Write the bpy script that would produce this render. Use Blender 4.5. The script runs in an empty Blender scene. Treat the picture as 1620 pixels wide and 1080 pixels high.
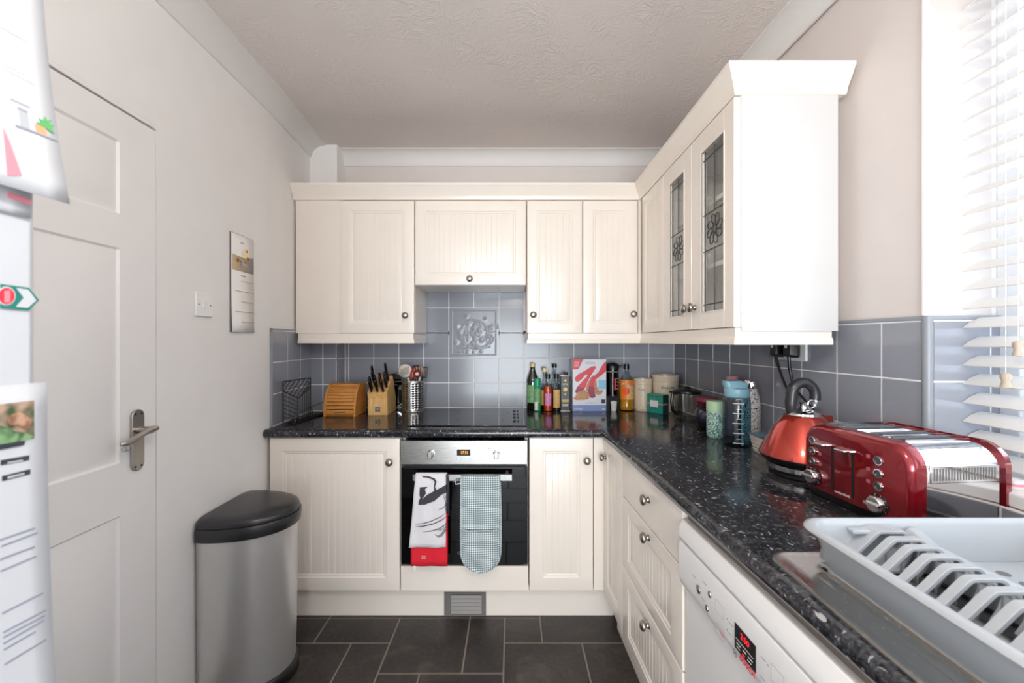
import bpy, math, random
from mathutils import Matrix, Vector
PI = math.pi
random.seed(7)
SC = bpy.context.scene
COL = SC.collection

# ------------------------------------------------------------------ camera, world, lights, exposure
cam_d = bpy.data.cameras.new('camera')
cam = bpy.data.objects.new('camera', cam_d); COL.objects.link(cam)
cam.location = (0, 0, 1.32); cam.rotation_euler = (PI/2, 0, 0)
cam_d.sensor_width = 36; cam_d.lens = 650/1620*36
cam_d.clip_start = 0.02
cam_d.dof.use_dof = True; cam_d.dof.focus_distance = 1.7; cam_d.dof.aperture_fstop = 4.8
SC.camera = cam
SC.view_settings.view_transform = 'Standard'; SC.view_settings.look = 'None'
SC.view_settings.gamma = 1; SC.view_settings.use_curve_mapping = False
SC.view_settings.exposure = 0.74
SC.cycles.use_denoising = True
SC.cycles.max_bounces = 10; SC.cycles.diffuse_bounces = 8; SC.cycles.glossy_bounces = 5
SC.cycles.transmission_bounces = 6; SC.cycles.transparent_max_bounces = 12
SC.cycles.caustics_reflective = False; SC.cycles.caustics_refractive = False
SC.cycles.sample_clamp_indirect = 6
W = bpy.data.worlds.new('world'); SC.world = W; W.use_nodes = True
bg = W.node_tree.nodes['Background']
bg.inputs[0].default_value = (0.87, 0.94, 1.0, 1); bg.inputs[1].default_value = 2.9

def area(name, loc, rot, sx, sy, power, color, portal=False, shape='RECTANGLE'):
    d = bpy.data.lights.new(name, 'AREA'); d.shape = shape; d.size = sx; d.size_y = sy
    d.energy = power; d.color = color
    if portal: d.cycles.is_portal = True
    o = bpy.data.objects.new(name, d); COL.objects.link(o); o.location = loc; o.rotation_euler = rot
    return o
def lamp(name, loc, r, power, color):
    d = bpy.data.lights.new(name, 'POINT'); d.shadow_soft_size = r; d.energy = power; d.color = color
    o = bpy.data.objects.new(name, d); COL.objects.link(o); o.location = loc
lamp('ceiling_lamp', (0.05, 0.12, 1.95), 0.09, 15, (1.0, 0.93, 0.86))
area('rear_fill_light', (-0.05, -3.05, 0.85), (PI/2, 0, 0), 1.7, 1.6, 58, (0.90, 0.96, 1.0))  # unseen soft area light added as fill from behind the camera

# ------------------------------------------------------------------ materials
def lin(h):
    if not isinstance(h, str): return tuple(h) + (1,)
    h = h.lstrip('#'); c = [int(h[i:i+2], 16)/255 for i in (0, 2, 4)]
    return tuple((x/12.92 if x <= .04045 else ((x+.055)/1.055)**2.4) for x in c) + (1,)
class NT:
    def __init__(s, name):
        s.m = bpy.data.materials.new(name); s.m.use_nodes = True; s.t = s.m.node_tree
        s.b = s.t.nodes['Principled BSDF']; s.out = s.t.nodes['Material Output']
    def n(s, t, **k):
        x = s.t.nodes.new(t)
        for a, v in k.items(): setattr(x, a, v)
        return x
    def l(s, a, b): s.t.links.new(a, b)
    def coord(s, scale=(1, 1, 1), rot=(0, 0, 0)):
        c = s.n('ShaderNodeTexCoord'); m = s.n('ShaderNodeMapping')
        m.inputs['Scale'].default_value = scale; m.inputs['Rotation'].default_value = rot
        s.l(c.outputs['Object'], m.inputs[0]); return m.outputs[0]
    def noise(s, vec, scale, detail=3, dist=0, rough=.5):
        x = s.n('ShaderNodeTexNoise'); x.inputs['Scale'].default_value = scale
        x.inputs['Detail'].default_value = detail; x.inputs['Distortion'].default_value = dist
        x.inputs['Roughness'].default_value = rough
        s.l(vec, x.inputs['Vector']); return x.outputs['Fac']
    def ramp(s, fac, stops, interp='LINEAR'):
        r = s.n('ShaderNodeValToRGB'); r.color_ramp.interpolation = interp
        e = r.color_ramp.elements
        while len(e) < len(stops): e.new(.5)
        for i, (p, c) in enumerate(stops): e[i].position = p; e[i].color = lin(c)
        s.l(fac, r.inputs[0]); return r.outputs[0]
    def bump(s, h, strength, dist=.01):
        b = s.n('ShaderNodeBump'); b.inputs['Strength'].default_value = strength; b.inputs['Distance'].default_value = dist
        s.l(h, b.inputs['Height']); s.l(b.outputs[0], s.b.inputs['Normal'])
    def mixc(s, fac, a, b):
        x = s.n('ShaderNodeMix', data_type='RGBA')
        if hasattr(fac, 'links'): s.l(fac, x.inputs[0])
        else: x.inputs[0].default_value = fac
        for v, i in ((a, 6), (b, 7)):
            if hasattr(v, 'links'): s.l(v, x.inputs[i])
            else: x.inputs[i].default_value = lin(v)
        return x.outputs[2]
def P(name, c, rough=.5, metal=0, var=.04, vs=8, bump=0, bs=200, coat=0, spec=.5, aniso=None, trans=0, emit=0):
    k = NT(name); b = k.b
    b.inputs['Roughness'].default_value = rough; b.inputs['Metallic'].default_value = metal
    b.inputs['Coat Weight'].default_value = coat; b.inputs['Specular IOR Level'].default_value = spec
    b.inputs['Transmission Weight'].default_value = trans
    v = k.coord(aniso or (1, 1, 1)); f = k.noise(v, vs)
    L = lin(c)
    k.l(k.ramp(f, [(.3, tuple(max(0, x*(1-var)) for x in L[:3])), (.7, tuple(min(1, x*(1+var)) for x in L[:3]))]), b.inputs['Base Color'])
    if bump: k.bump(k.noise(v, bs), bump, .002)
    if emit: b.inputs['Emission Color'].default_value = L; b.inputs['Emission Strength'].default_value = emit
    return k.m
def brushed(name, c, rough, axis_scale, amount=.06, met=1):
    k = NT(name); v = k.coord(axis_scale); f = k.noise(v, 60, 2)
    k.b.inputs['Metallic'].default_value = met
    k.l(k.ramp(f, [(.3, tuple(x*(1-amount) for x in lin(c)[:3])), (.7, c)]), k.b.inputs['Base Color'])
    r = k.n('ShaderNodeMapRange'); r.inputs[3].default_value = rough*.8; r.inputs[4].default_value = rough*1.3
    k.l(f, r.inputs[0]); k.l(r.outputs[0], k.b.inputs['Roughness'])
    k.bump(f, .012, .001)
    return k.m
def thin(name, tint, gloss=1.0):
    k = NT(name); k.t.nodes.remove(k.b)
    tr = k.n('ShaderNodeBsdfTransparent'); tr.inputs[0].default_value = lin(tint)
    g = k.n('ShaderNodeBsdfGlossy'); g.inputs['Roughness'].default_value = .03
    lw0 = k.n('ShaderNodeLayerWeight'); lw0.inputs[0].default_value = .5
    pw = k.n('ShaderNodeMath', operation='POWER'); pw.inputs[1].default_value = 4.0; k.l(lw0.outputs['Facing'], pw.inputs[0])
    lw = k.n('ShaderNodeMath', operation='MULTIPLY_ADD'); lw.inputs[1].default_value = .9; lw.inputs[2].default_value = .04; k.l(pw.outputs[0], lw.inputs[0])
    ml = k.n('ShaderNodeMath', operation='MULTIPLY'); ml.inputs[1].default_value = gloss
    ns = k.noise(k.coord(), 5); nb = k.n('ShaderNodeBump'); nb.inputs['Strength'].default_value = .02
    k.l(ns, nb.inputs['Height']); k.l(nb.outputs[0], g.inputs['Normal'])
    mx = k.n('ShaderNodeMixShader')
    k.l(lw.outputs[0], ml.inputs[0]); k.l(ml.outputs[0], mx.inputs[0]); k.l(tr.outputs[0], mx.inputs[1]); k.l(g.outputs[0], mx.inputs[2])
    k.l(mx.outputs[0], k.out.inputs[0]); return k.m
def wood(name, c1, c2, rough=.4, sc=(30, 3, 3)):
    k = NT(name); v = k.coord(sc); f = k.noise(v, 3, 4, 1.2)
    k.l(k.ramp(f, [(.3, c1), (.7, c2)]), k.b.inputs['Base Color']); k.b.inputs['Roughness'].default_value = rough
    return k.m

M = {}
M['wall'] = P('wall_paint', '#e9e7e5', .75, bump=.25, bs=35, var=.015)
M['wall_r'] = P('wall_paint_warm', '#d5cdc9', .7, bump=.25, bs=30, var=.015)
M['cove'] = P('cove_paint', '#dcdad8', .6, var=.01)
def artex():
    k = NT('artex_ceiling'); v = k.coord()
    n1 = k.noise(v, 9, 3, 2.2, .55); n2 = k.noise(v, 3.5, 3, 1.0)
    k.l(k.ramp(k.noise(v, 2), [(.3, '#d6cfcb'), (.7, '#dad3cf')]), k.b.inputs['Base Color']); k.b.inputs['Roughness'].default_value = .5
    r = k.ramp(n1, [(.40, (0, 0, 0)), (.47, (1, 1, 1)), (.53, (0, 0, 0)), (.60, (.7, .7, .7)), (.64, (0, 0, 0))])
    r2 = k.ramp(n2, [(.42, (.15, .15, .15)), (.6, (1, 1, 1))])
    ml = k.n('ShaderNodeMath', operation='MULTIPLY'); k.l(r, ml.inputs[0]); k.l(r2, ml.inputs[1])
    k.bump(ml.outputs[0], .24, .006); return k.m
M['artex'] = artex()
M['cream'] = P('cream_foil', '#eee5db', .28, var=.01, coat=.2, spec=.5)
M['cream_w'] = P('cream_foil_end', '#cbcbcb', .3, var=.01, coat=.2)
M['door'] = P('door_gloss_paint', '#eae8e7', .4, var=.01, bump=.1, bs=20)
M['cabin'] = P('cabinet_interior', '#f6f4f0', .4, var=.01)
M['white'] = P('white_plastic', '#ecebea', .35, var=.01)
M['upvc'] = P('upvc', '#eef0f3', .3, var=.01)
M['slat'] = P('blind_slat', '#dddbd8', .4, var=.01)
M['tile'] = P('grey_glazed_tile', '#90939c', .16, var=.05, vs=2.5, bump=.15, bs=6, coat=0, spec=.4)
M['tile_r'] = M['tile']
M['grout'] = P('white_grout', '#f3f1f1', .8)
M['trimg'] = P('grey_trim', '#8c9097', .3)
M['fgrout'] = P('floor_grout', '#8a8178', .9)
def slate():
    k = NT('slate_vinyl'); v = k.coord(); a = k.noise(v, 5, 6, .6, .65); b = k.noise(v, 55, 4)
    c = k.ramp(a, [(.36, '#2a2626'), (.56, '#3e3836'), (.75, '#6b625b')])
    k.l(k.mixc(.35, c, k.ramp(b, [(.35, '#1c191a'), (.7, '#4a443f')])), k.b.inputs['Base Color'])
    k.b.inputs['Roughness'].default_value = .42; k.bump(b, .25, .002); return k.m
M['slate'] = slate()
def laminate():
    k = NT('black_fleck_laminate'); v = k.coord((1, 1, 1)); base = k.noise(v, 55, 5, .6, .7)
    c = k.ramp(base, [(.36, '#141519'), (.54, '#27282d'), (.72, '#5c5d62')])
    g = k.noise(v, 170, 3); c = k.mixc(k.ramp(g, [(.5, (0, 0, 0)), (.68, (.5, .5, .5))]), c, '#5a5a5c')
    for sc_, ro, th, col in (((120, 40, 60), .5, .68, '#b4b4b3'), ((45, 130, 60), -.4, .69, '#a4a5a8'), ((90, 60, 90), 1.1, .71, '#bfbfbd')):
        fl = k.noise(k.coord(sc_, (0, 0, ro)), 1, 1.5, .4)
        c = k.mixc(k.ramp(fl, [(th, (0, 0, 0)), (th+.045, (.75, .75, .75))]), c, col)
    k.l(c, k.b.inputs['Base Color']); k.b.inputs['Roughness'].default_value = .12
    k.bump(k.noise(v, 350, 2), .05, .001); return k.m
M['worktop'] = laminate()
M['steel'] = brushed('brushed_steel', '#b9b7b4', .26, (.3, 1, 30))
M['bin_steel'] = brushed('bin_steel', '#d6d6d5', .32, (.4, .4, 18), met=.7)
M['louvre'] = P('grey_louvre', '#8f8b88', .5, .0)
M['btn'] = P('toaster_button_face', '#5c5e60', .2, .5)
M['icon'] = P('toaster_icon_print', '#b86a78', .4)
M['sink'] = brushed('sink_steel', '#cfcdca', .24, (4, 1, 1))
M['chrome'] = P('chrome', '#e6e6e8', .07, 1, var=.01)
M['pewter'] = P('pewter_knob', '#a8a29c', .28, 1, var=.1, vs=60)
M['handle'] = P('satin_nickel', '#b8b2ac', .3, 1, var=.05)
M['black'] = P('black_plastic', '#141416', .3, var=.1)
M['lidblack'] = P('bin_lid_plastic', '#2b2b2e', .28, var=.15, vs=10)
M['blackmat'] = P('black_matt', '#101012', .6, var=.1)
M['glassblack'] = P('black_glass', '#060608', .03, spec=.5, var=.05)
M['hobglass'] = P('hob_glass', '#0b0c0f', .035, spec=.6, coat=.3, var=.05)
M['ovenglass'] = P('oven_door_glass', '#08080a', .04, spec=.5, var=.05)
M['hobring'] = P('hob_print', '#6b6d72', .3)
M['dark'] = P('dark_gap', '#1d1a18', .7)
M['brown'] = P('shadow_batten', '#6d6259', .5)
M['bamboo'] = wood('bread_bin_wood', '#c07a34', '#d99a50', .35, (3, 3, 30))
M['block'] = wood('knife_block_wood', '#cf9a58', '#e3bd82', .4, (25, 25, 3))
M['uwood'] = wood('utensil_wood', '#a8734c', '#c08e66', .5, (20, 20, 3))
M['handlew'] = wood('acorn_wood', '#b3a592', '#cfc3b2', .5)
M['grey'] = P('grey_print', '#6d6a68', .5)
M['lgrey'] = P('light_grey_plastic', '#aeb3b8', .32, var=.02, coat=.1)
M['utg'] = P('cream_nylon', '#d5ccc0', .4)
M['red'] = P('red_plastic', '#c8202c', .3)
M['applered'] = P('metallic_red', '#8a0b1a', .16, .55, var=.05, coat=1, spec=.6)
M['kettlered'] = P('kettle_red', '#c23c2c', .22, .75, var=.05, coat=1)
M['clear'] = thin('clear_glass', '#e9eeee')
M['pane'] = thin('cabinet_glass', '#fafbfb', .7)
M['winpane'] = thin('window_glass', '#f6faff', .6)
M['bluepl'] = thin('blue_tritan', '#bfdae2', 1.2)
M['cupclear'] = thin('jug_glass', '#f2f1ee', 1.3)
M['smoke'] = thin('smoked_glass', '#44484a', 1.3)
M['lead'] = P('lead_strip', '#45454a', .4, .6)
M['oil'] = P('dark_olive_glass', '#14180c', .06, coat=1)
M['greenp'] = P('green_bottle', '#2f9a58', .25)
M['greenc'] = P('green_cap', '#0f9a72', .3)
M['creamc'] = P('cream_cap', '#ddd0a0', .4)
M['tanc'] = P('tan_cap', '#d9b98a', .4)
M['orange_l'] = P('chilli_sauce', '#d8410f', .12, coat=.5)
M['brown_l'] = P('dark_vinegar', '#2a120c', .1, coat=.5)
M['squash'] = P('orange_squash', '#e79a12', .12, coat=.5)
M['lab_g'] = P('label_green', '#6f9c6c', .5, var=.35, vs=60)
M['lab_tan'] = P('label_tan', '#c7a062', .5, var=.2, vs=60)
M['lab_pink'] = P('label_pink', '#c77fae', .5, var=.25, vs=80)
M['lab_white'] = P('label_white', '#e3dfdc', .5, var=.03, vs=60)
M['lab_or'] = P('label_orange', '#ec8422', .45, var=.1)
M['lab_red'] = P('label_dark_red', '#7c2b33', .5, var=.2, vs=60)
M['lab_peach'] = P('label_peach', '#edb878', .5, var=.05)
M['oran'] = P('orange_fruit_print', '#ee5a1c', .5, var=.1)
M['gold'] = P('gold_print', '#b79a4c', .4, .3)
M['cereal'] = P('cereal_card', '#d6d8de', .4, var=.02)
M['cer_red'] = P('cereal_red', '#d23a48', .4, var=.05)
M['cer_dark'] = P('cereal_plum', '#8f3450', .4, var=.05)
M['cer_blue'] = P('cereal_blue', '#7f93c8', .4, var=.03)
M['cer_lb'] = P('cereal_light_blue', '#8fc0d8', .4, var=.06)
M['flake'] = P('cereal_flake_print', '#b78460', .5, var=.35, vs=150)
M['canister'] = P('cream_enamel', '#ddccb4', .3, var=.03, coat=.3)
M['teal'] = P('teal_tin', '#2c8d80', .3, var=.2, vs=50)
M['tealdk'] = P('teal_tin_side', '#0e3b38', .3, var=.2, vs=50)
M['pink'] = P('pink_plastic', '#d0929e', .4)
M['navy'] = P('navy_glaze', '#15152c', .12, var=.5, vs=60, coat=1)
M['mint'] = P('mint_lid', '#bcd9b0', .4)
M['bluelid'] = P('pale_blue_lid', '#8fbccb', .35)
M['butter'] = P('stoneware_white', '#e0d9ce', .4)
M['bgl'] = P('blue_grey_lid', '#5f7f98', .35)
def speckle(name, base, dot, sc=90, lo=.42, hi=.5, rough=.35):
    k = NT(name); v = k.coord(); f = k.noise(v, sc, 1)
    k.l(k.ramp(f, [(lo, dot), (hi, base)]), k.b.inputs['Base Color']); k.b.inputs['Roughness'].default_value = rough
    return k.m
M['terrazzo'] = speckle('speckled_white', '#e4dfdc', '#26262c', 210, .40, .43)
M['floral'] = speckle('mint_floral', '#c5ded0', '#55887e', 150, .42, .56)
M['teallr'] = speckle('teal_floral', '#5fa39b', '#2e6f6c', 150, .42, .56)
M['mush'] = speckle('mushroom_photo', '#b79a86', '#4a5a40', 60, .40, .62)
M['mushcap'] = speckle('mushroom_cap_print', '#c09a80', '#8a6450', 90, .4, .6)
M['mushgreen'] = speckle('moss_print', '#7fa678', '#4f6a4c', 90, .4, .6)
M['sheet'] = P('white_paper', '#c9ccd1', .6, var=.01)
M['fridge'] = P('white_fridge', '#c8ccd2', .35, var=.01)
M['line'] = P('ink_line', '#8f92a2', .6)
M['ink'] = P('ink_dark', '#33343c', .6)
M['tealink'] = P('teal_print', '#1d7d72', .5)
M['redink'] = P('red_print', '#e23446', .5)
M['pinkink'] = P('pink_stripe_print', '#e98a97', .5)
M['greenink'] = P('green_print', '#5aa764', .5)
M['potink'] = P('terracotta_print', '#e6a077', .5)
M['paleg'] = P('pale_green_print', '#cfe3dc', .6)
M['calpaper'] = P('calendar_paper', '#f0edea', .6, var=.01)
M['cal'] = P('calendar_tan_print', '#d9c39a', .5, var=.05)
M['cal2'] = P('calendar_cream_print', '#ebdcb4', .5, var=.05)
M['calb'] = P('calendar_blue_print', '#6f8fae', .5)
M['calr'] = P('calendar_red_print', '#a1573f', .5)
M['towel'] = P('white_towel', '#dcd9dc', .85, var=.03, bump=.4, bs=300)
M['towelr'] = P('red_towel', '#d81a2e', .85, var=.06, bump=.4, bs=300)
M['toweld'] = P('dark_towel_print', '#39383e', .85, bump=.4, bs=300)
def gingham(name, dark='#566a72', cell=.0048):
    k = NT(name); c = k.n('ShaderNodeTexCoord'); s = k.n('ShaderNodeSeparateXYZ'); k.l(c.outputs['Object'], s.inputs[0])
    out = []
    for ax in (0, 2):
        m = k.n('ShaderNodeMath', operation='DIVIDE'); m.inputs[1].default_value = cell*2; k.l(s.outputs[ax], m.inputs[0])
        f = k.n('ShaderNodeMath', operation='FRACT'); k.l(m.outputs[0], f.inputs[0])
        g = k.n('ShaderNodeMath', operation='GREATER_THAN'); g.inputs[1].default_value = .5; k.l(f.outputs[0], g.inputs[0]); out.append(g.outputs[0])
    a = k.n('ShaderNodeMath', operation='ADD'); k.l(out[0], a.inputs[0]); k.l(out[1], a.inputs[1])
    h = k.n('ShaderNodeMath', operation='MULTIPLY'); h.inputs[1].default_value = .5; k.l(a.outputs[0], h.inputs[0])
    k.l(k.ramp(h.outputs[0], [(0, '#e8edec'), (.5, '#a4b2b5'), (1, dark)]), k.b.inputs['Base Color'])
    k.b.inputs['Roughness'].default_value = .9; k.bump(k.noise(k.coord(), 60, 3), .5, .004); return k.m
M['ging'] = gingham('green_gingham'); M['gingb'] = gingham('gingham_binding', '#587078', .0035)
M['gingd'] = P('dark_gingham_back', '#4f615e', .9)
M['led_y'] = P('amber_digits', '#ffb020', .5, emit=.8)
M['led_r'] = P('red_digits', '#ff2030', .5, emit=.7)
M['wire'] = P('black_wire', '#0c0c0d', .4)
M['mugw'] = P('white_china', '#e6e4e0', .2)

# ------------------------------------------------------------------ mesh helpers
class B:
    def __init__(s): s.v = []; s.f = []
    def add(s, vs, fs):
        o = len(s.v); s.v += [tuple(p) for p in vs]; s.f += [tuple(i+o for i in f) for f in fs]; return s
    def box(s, x0, x1, y0, y1, z0, z1):
        return s.add([(x, y, z) for x in (x0, x1) for y in (y0, y1) for z in (z0, z1)],
                     [(0, 1, 3, 2), (4, 6, 7, 5), (0, 4, 5, 1), (2, 3, 7, 6), (0, 2, 6, 4), (1, 5, 7, 3)])
    def prism(s, poly, a, b, axis='y'):
        n = len(poly)
        def pt(p, t):
            return {'y': (p[0], t, p[1]), 'x': (t, p[0], p[1]), 'z': (p[0], p[1], t)}[axis]
        return s.add([pt(p, a) for p in poly]+[pt(p, b) for p in poly],
                     [tuple(range(n)), tuple(range(2*n-1, n-1, -1))]+[(i, i+n, (i+1) % n+n, (i+1) % n) for i in range(n)])
    def lathe(s, prof, c=(0, 0, 0), seg=24, axis='z', caps=True, arc=None):
        a0, a1 = arc or (0, 2*PI); full = arc is None
        m = seg if full else seg+1; vs = []
        for r, h in prof:
            for k in range(m):
                t = a0+(a1-a0)*k/seg; x, y = r*math.cos(t), r*math.sin(t)
                vs.append({'z': (c[0]+x, c[1]+y, c[2]+h), 'y': (c[0]+x, c[1]+h, c[2]+y), 'x': (c[0]+h, c[1]+x, c[2]+y)}[axis])
        fs = []
        for i in range(len(prof)-1):
            for k in range(seg):
                k2 = (k+1) % m; fs.append((i*m+k, i*m+k2, (i+1)*m+k2, (i+1)*m+k))
        if caps and full:
            if prof[0][0] > 1e-6: fs.append(tuple(range(m-1, -1, -1)))
            if prof[-1][0] > 1e-6: fs.append(tuple((len(prof)-1)*m+k for k in range(m)))
        return s.add(vs, fs)
    def rings(s, rings, cap0=True, cap1=True, closed=True):
        n = len(rings[0]); vs = [p for r in rings for p in r]; fs = []
        for i in range(len(rings)-1):
            for k in range(n if closed else n-1):
                fs.append((i*n+k, i*n+(k+1) % n, (i+1)*n+(k+1) % n, (i+1)*n+k))
        if cap0: fs.append(tuple(range(n-1, -1, -1)))
        if cap1: fs.append(tuple((len(rings)-1)*n+k for k in range(n)))
        return s.add(vs, fs)
    def tube(s, pts, r, seg=8, closed=False):
        pts = [Vector(p) for p in pts]; n = len(pts); rr = r if hasattr(r, '__len__') else [r]*n; rings = []; up = None
        for i, p in enumerate(pts):
            if closed: d = pts[(i+1) % n]-pts[i-1]
            else: d = pts[min(i+1, n-1)]-pts[max(i-1, 0)]
            d.normalize()
            if up is None: up = Vector((0, 0, 1)) if abs(d.z) < .9 else Vector((1, 0, 0))
            u = (up-d*up.dot(d))
            if u.length < 1e-5: u = Vector((1, 0, 0)).cross(d)
            u.normalize(); w = d.cross(u); up = u
            rings.append([tuple(p+(u*math.cos(2*PI*k/seg)+w*math.sin(2*PI*k/seg))*rr[i]) for k in range(seg)])
        if closed: rings.append(rings[0]); return s.rings(rings, False, False)
        return s.rings(rings)
    def grid(s, P_, thick=None):
        n, m = len(P_), len(P_[0]); vs = [p for r in P_ for p in r]
        fs = [(i*m+j, i*m+j+1, (i+1)*m+j+1, (i+1)*m+j) for i in range(n-1) for j in range(m-1)]
        return s.add(vs, fs)
    def relief(s, us, vs_, fn, back):
        """front height field facing -y over (x,z); fn gives y; closed to y=back"""
        n, m = len(us), len(vs_)
        F = [(u, fn(u, v), v) for u in us for v in vs_]
        o = len(s.v); s.v += F
        s.f += [(o+i*m+j, o+(i+1)*m+j, o+(i+1)*m+j+1, o+i*m+j+1) for i in range(n-1) for j in range(m-1)]
        edge = [(i, 0) for i in range(n)]+[(n-1, j) for j in range(1, m)]+[(i, m-1) for i in range(n-2, -1, -1)]+[(0, j) for j in range(m-2, 0, -1)]
        b0 = len(s.v); s.v += [(us[i], back, vs_[j]) for i, j in edge]; k = len(edge)
        for q in range(k):
            a, c = edge[q], edge[(q+1) % k]
            s.f.append((o+a[0]*m+a[1], b0+q, b0+(q+1) % k, o+c[0]*m+c[1]))
        s.f.append(tuple(b0+q for q in range(k))); return s
    def xf(s, mat):
        s.v = [tuple(mat @ Vector(p)) for p in s.v]; return s
def ob(name, b, mat, parent=None, loc=None, rz=0, bevel=0, smooth=35, seg=2, rot=None, kind=None):
    me = bpy.data.meshes.new(name)
    if isinstance(b, B): me.from_pydata(b.v, [], b.f)
    else: me = b
    me.materials.clear(); me.materials.append(M[mat] if isinstance(mat, str) else mat)
    if isinstance(b, B):
        import bmesh
        bm = bmesh.new(); bm.from_mesh(me); bmesh.ops.recalc_face_normals(bm, faces=bm.faces); bm.to_mesh(me); bm.free()
    if smooth:
        me.shade_smooth(); me.set_sharp_from_angle(angle=math.radians(smooth))
    o = bpy.data.objects.new(name, me); COL.objects.link(o)
    if loc: o.location = loc
    if rot: o.rotation_euler = rot
    elif rz: o.rotation_euler = (0, 0, rz)
    if parent: o.parent = parent
    if bevel:
        m = o.modifiers.new('bevel', 'BEVEL'); m.width = bevel; m.segments = seg; m.limit_method = 'ANGLE'; m.angle_limit = math.radians(40)
    if kind: o['kind'] = kind
    return o
def thing(name, label, cat, loc=(0, 0, 0), rz=0, group=None):
    o = bpy.data.objects.new(name, None); COL.objects.link(o); o.empty_display_size = .05
    o.location = loc; o.rotation_euler = (0, 0, rz); o['label'] = label; o['category'] = cat
    if group: o['group'] = group
    return o
def tag(o, label, cat, group=None):
    o['label'] = label; o['category'] = cat
    if group: o['group'] = group
    return o
def text(name, s, size, mat, parent, loc, rot=(PI/2, 0, 0), ext=.0004, bendr=None, align='CENTER', sx=1, shear=0):
    cu = bpy.data.curves.new('lettering', 'FONT'); cu.body = s; cu.size = size; cu.extrude = ext
    cu.align_x = align; cu.align_y = 'CENTER'; cu.resolution_u = 3; cu.shear = shear
    t = bpy.data.objects.new('t', cu); COL.objects.link(t)
    dg = bpy.context.evaluated_depsgraph_get(); me = bpy.data.meshes.new_from_object(t.evaluated_get(dg))
    bpy.data.objects.remove(t)
    if bendr:   # bend round a vertical cylinder of radius bendr, text facing -y
        for v in me.vertices:
            x, y, z = v.co; a = x*sx/bendr; r = bendr+z
            v.co = (r*math.sin(a), -r*math.cos(a), y)
        rot = rot if rot != (PI/2, 0, 0) else (0, 0, 0)
    elif sx != 1:
        for v in me.vertices: v.co.x *= sx
    me.materials.clear(); me.materials.append(M[mat])
    o = bpy.data.objects.new(name, me); COL.objects.link(o); o.parent = parent; o.location = loc; o.rotation_euler = rot
    return o
def rrect(x0, x1, y0, y1, r, z, n=5):
    out = []
    for cx, cy, a in ((x1-r, y1-r, 0), (x0+r, y1-r, PI/2), (x0+r, y0+r, PI), (x1-r, y0+r, 1.5*PI)):
        for k in range(n+1):
            t = a+PI/2*k/n; out.append((cx+r*math.cos(t), cy+r*math.sin(t), z))
    return out
def sweep(path, prof, b=None, closed_prof=True):
    """path in xy, prof (out, z); out = to the right of travel"""
    b = b or B(); P_ = [Vector(p) for p in path]; n = len(P_); rings = []
    for i in range(n):
        d0 = (P_[i]-P_[i-1]).normalized() if i else None
        d1 = (P_[i+1]-P_[i]).normalized() if i < n-1 else None
        d0 = d0 or d1; d1 = d1 or d0
        n0 = Vector((d0.y, -d0.x)); n1 = Vector((d1.y, -d1.x)); m = (n0+n1).normalized(); k = 1/max(.3, m.dot(n0))
        rings.append([(P_[i].x+m.x*k*o, P_[i].y+m.y*k*o, z) for o, z in prof])
    return b.rings(rings, closed_prof, closed_prof, closed_prof)

# ------------------------------------------------------------------ layout numbers
ZT = .91          # worktop top
ZC = 2.485        # ceiling
YB = 2.53         # back wall tile face
YBW = 2.54
def WL(y): return -1.14-.022*(y-1.22) if y < 1.94 else -1.156-.075*(y-1.94)
def WR(y): return 1.0+.030*(YB-y)
YC = 1.04         # window corner

# ------------------------------------------------------------------ room shell
def struct(name, b, mat, parent=None, **k):
    return ob(name, b, mat, parent, kind='structure' if not parent else None, **k)
wl = B()
ys = [-2.1, 1.22, 1.94, 2.60]
# left wall with a door opening
DY0, DY1, DZ = .561, 1.323, 2.012
def wall_x(b, y0, y1, z0, z1, f, t):
    b.add([(f(y0), y0, z0), (f(y1), y1, z0), (f(y1), y1, z1), (f(y0), y0, z1), (f(y0)+t, y0, z0), (f(y1)+t, y1, z0), (f(y1)+t, y1, z1), (f(y0)+t, y0, z1)],
          [(0, 1, 2, 3), (4, 7, 6, 5), (0, 4, 5, 1), (3, 2, 6, 7), (0, 3, 7, 4), (1, 5, 6, 2)])
wall_x(wl, -3.1, DY0, 0, ZC, WL, -.1); wall_x(wl, DY1, 1.94, 0, ZC, WL, -.1); wall_x(wl, 1.94, 2.60, 0, ZC, WL, -.1)
wall_x(wl, DY0, DY1, DZ, ZC, WL, -.1)
WALL_L = struct('wall_left', wl, 'wall', smooth=0)
# chimney-like pipe boxing in the back left corner
bx = B().box(-1.25, -1.035, 2.43, 2.60, .9, ZC)
struct('wall_pipe_boxing', bx, 'wall', smooth=0, bevel=.003)
WALL_B = struct('wall_back', B().box(-1.3, 1.2, YBW, 2.66, 0, ZC), 'wall_r', smooth=0)
wr = B(); wall_x(wr, YC, 2.60, 0, ZC, lambda y: WR(y)+.009, .16)
# below and above the window, and the near pier
wall_x(wr, -1.0, YC, 0, .968, WR, .16); wall_x(wr, -1.0, YC, 2.28, ZC, WR, .16); wall_x(wr, -3.1, -.4, 0, ZC, WR, .16)
WALL_R = struct('wall_right', wr, 'wall_r', smooth=0)
rear = B().box(-1.3, -.95, -3.2, -3.1, 0, ZC).box(.85, 1.35, -3.2, -3.1, 0, ZC).box(-.95, .85, -3.2, -3.1, 2.2, ZC)
struct('wall_rear', rear, 'wall', smooth=0)
struct('ceiling', B().box(-1.3, 1.35, -3.2, 2.66, ZC, ZC+.08), 'artex', smooth=0)
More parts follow.
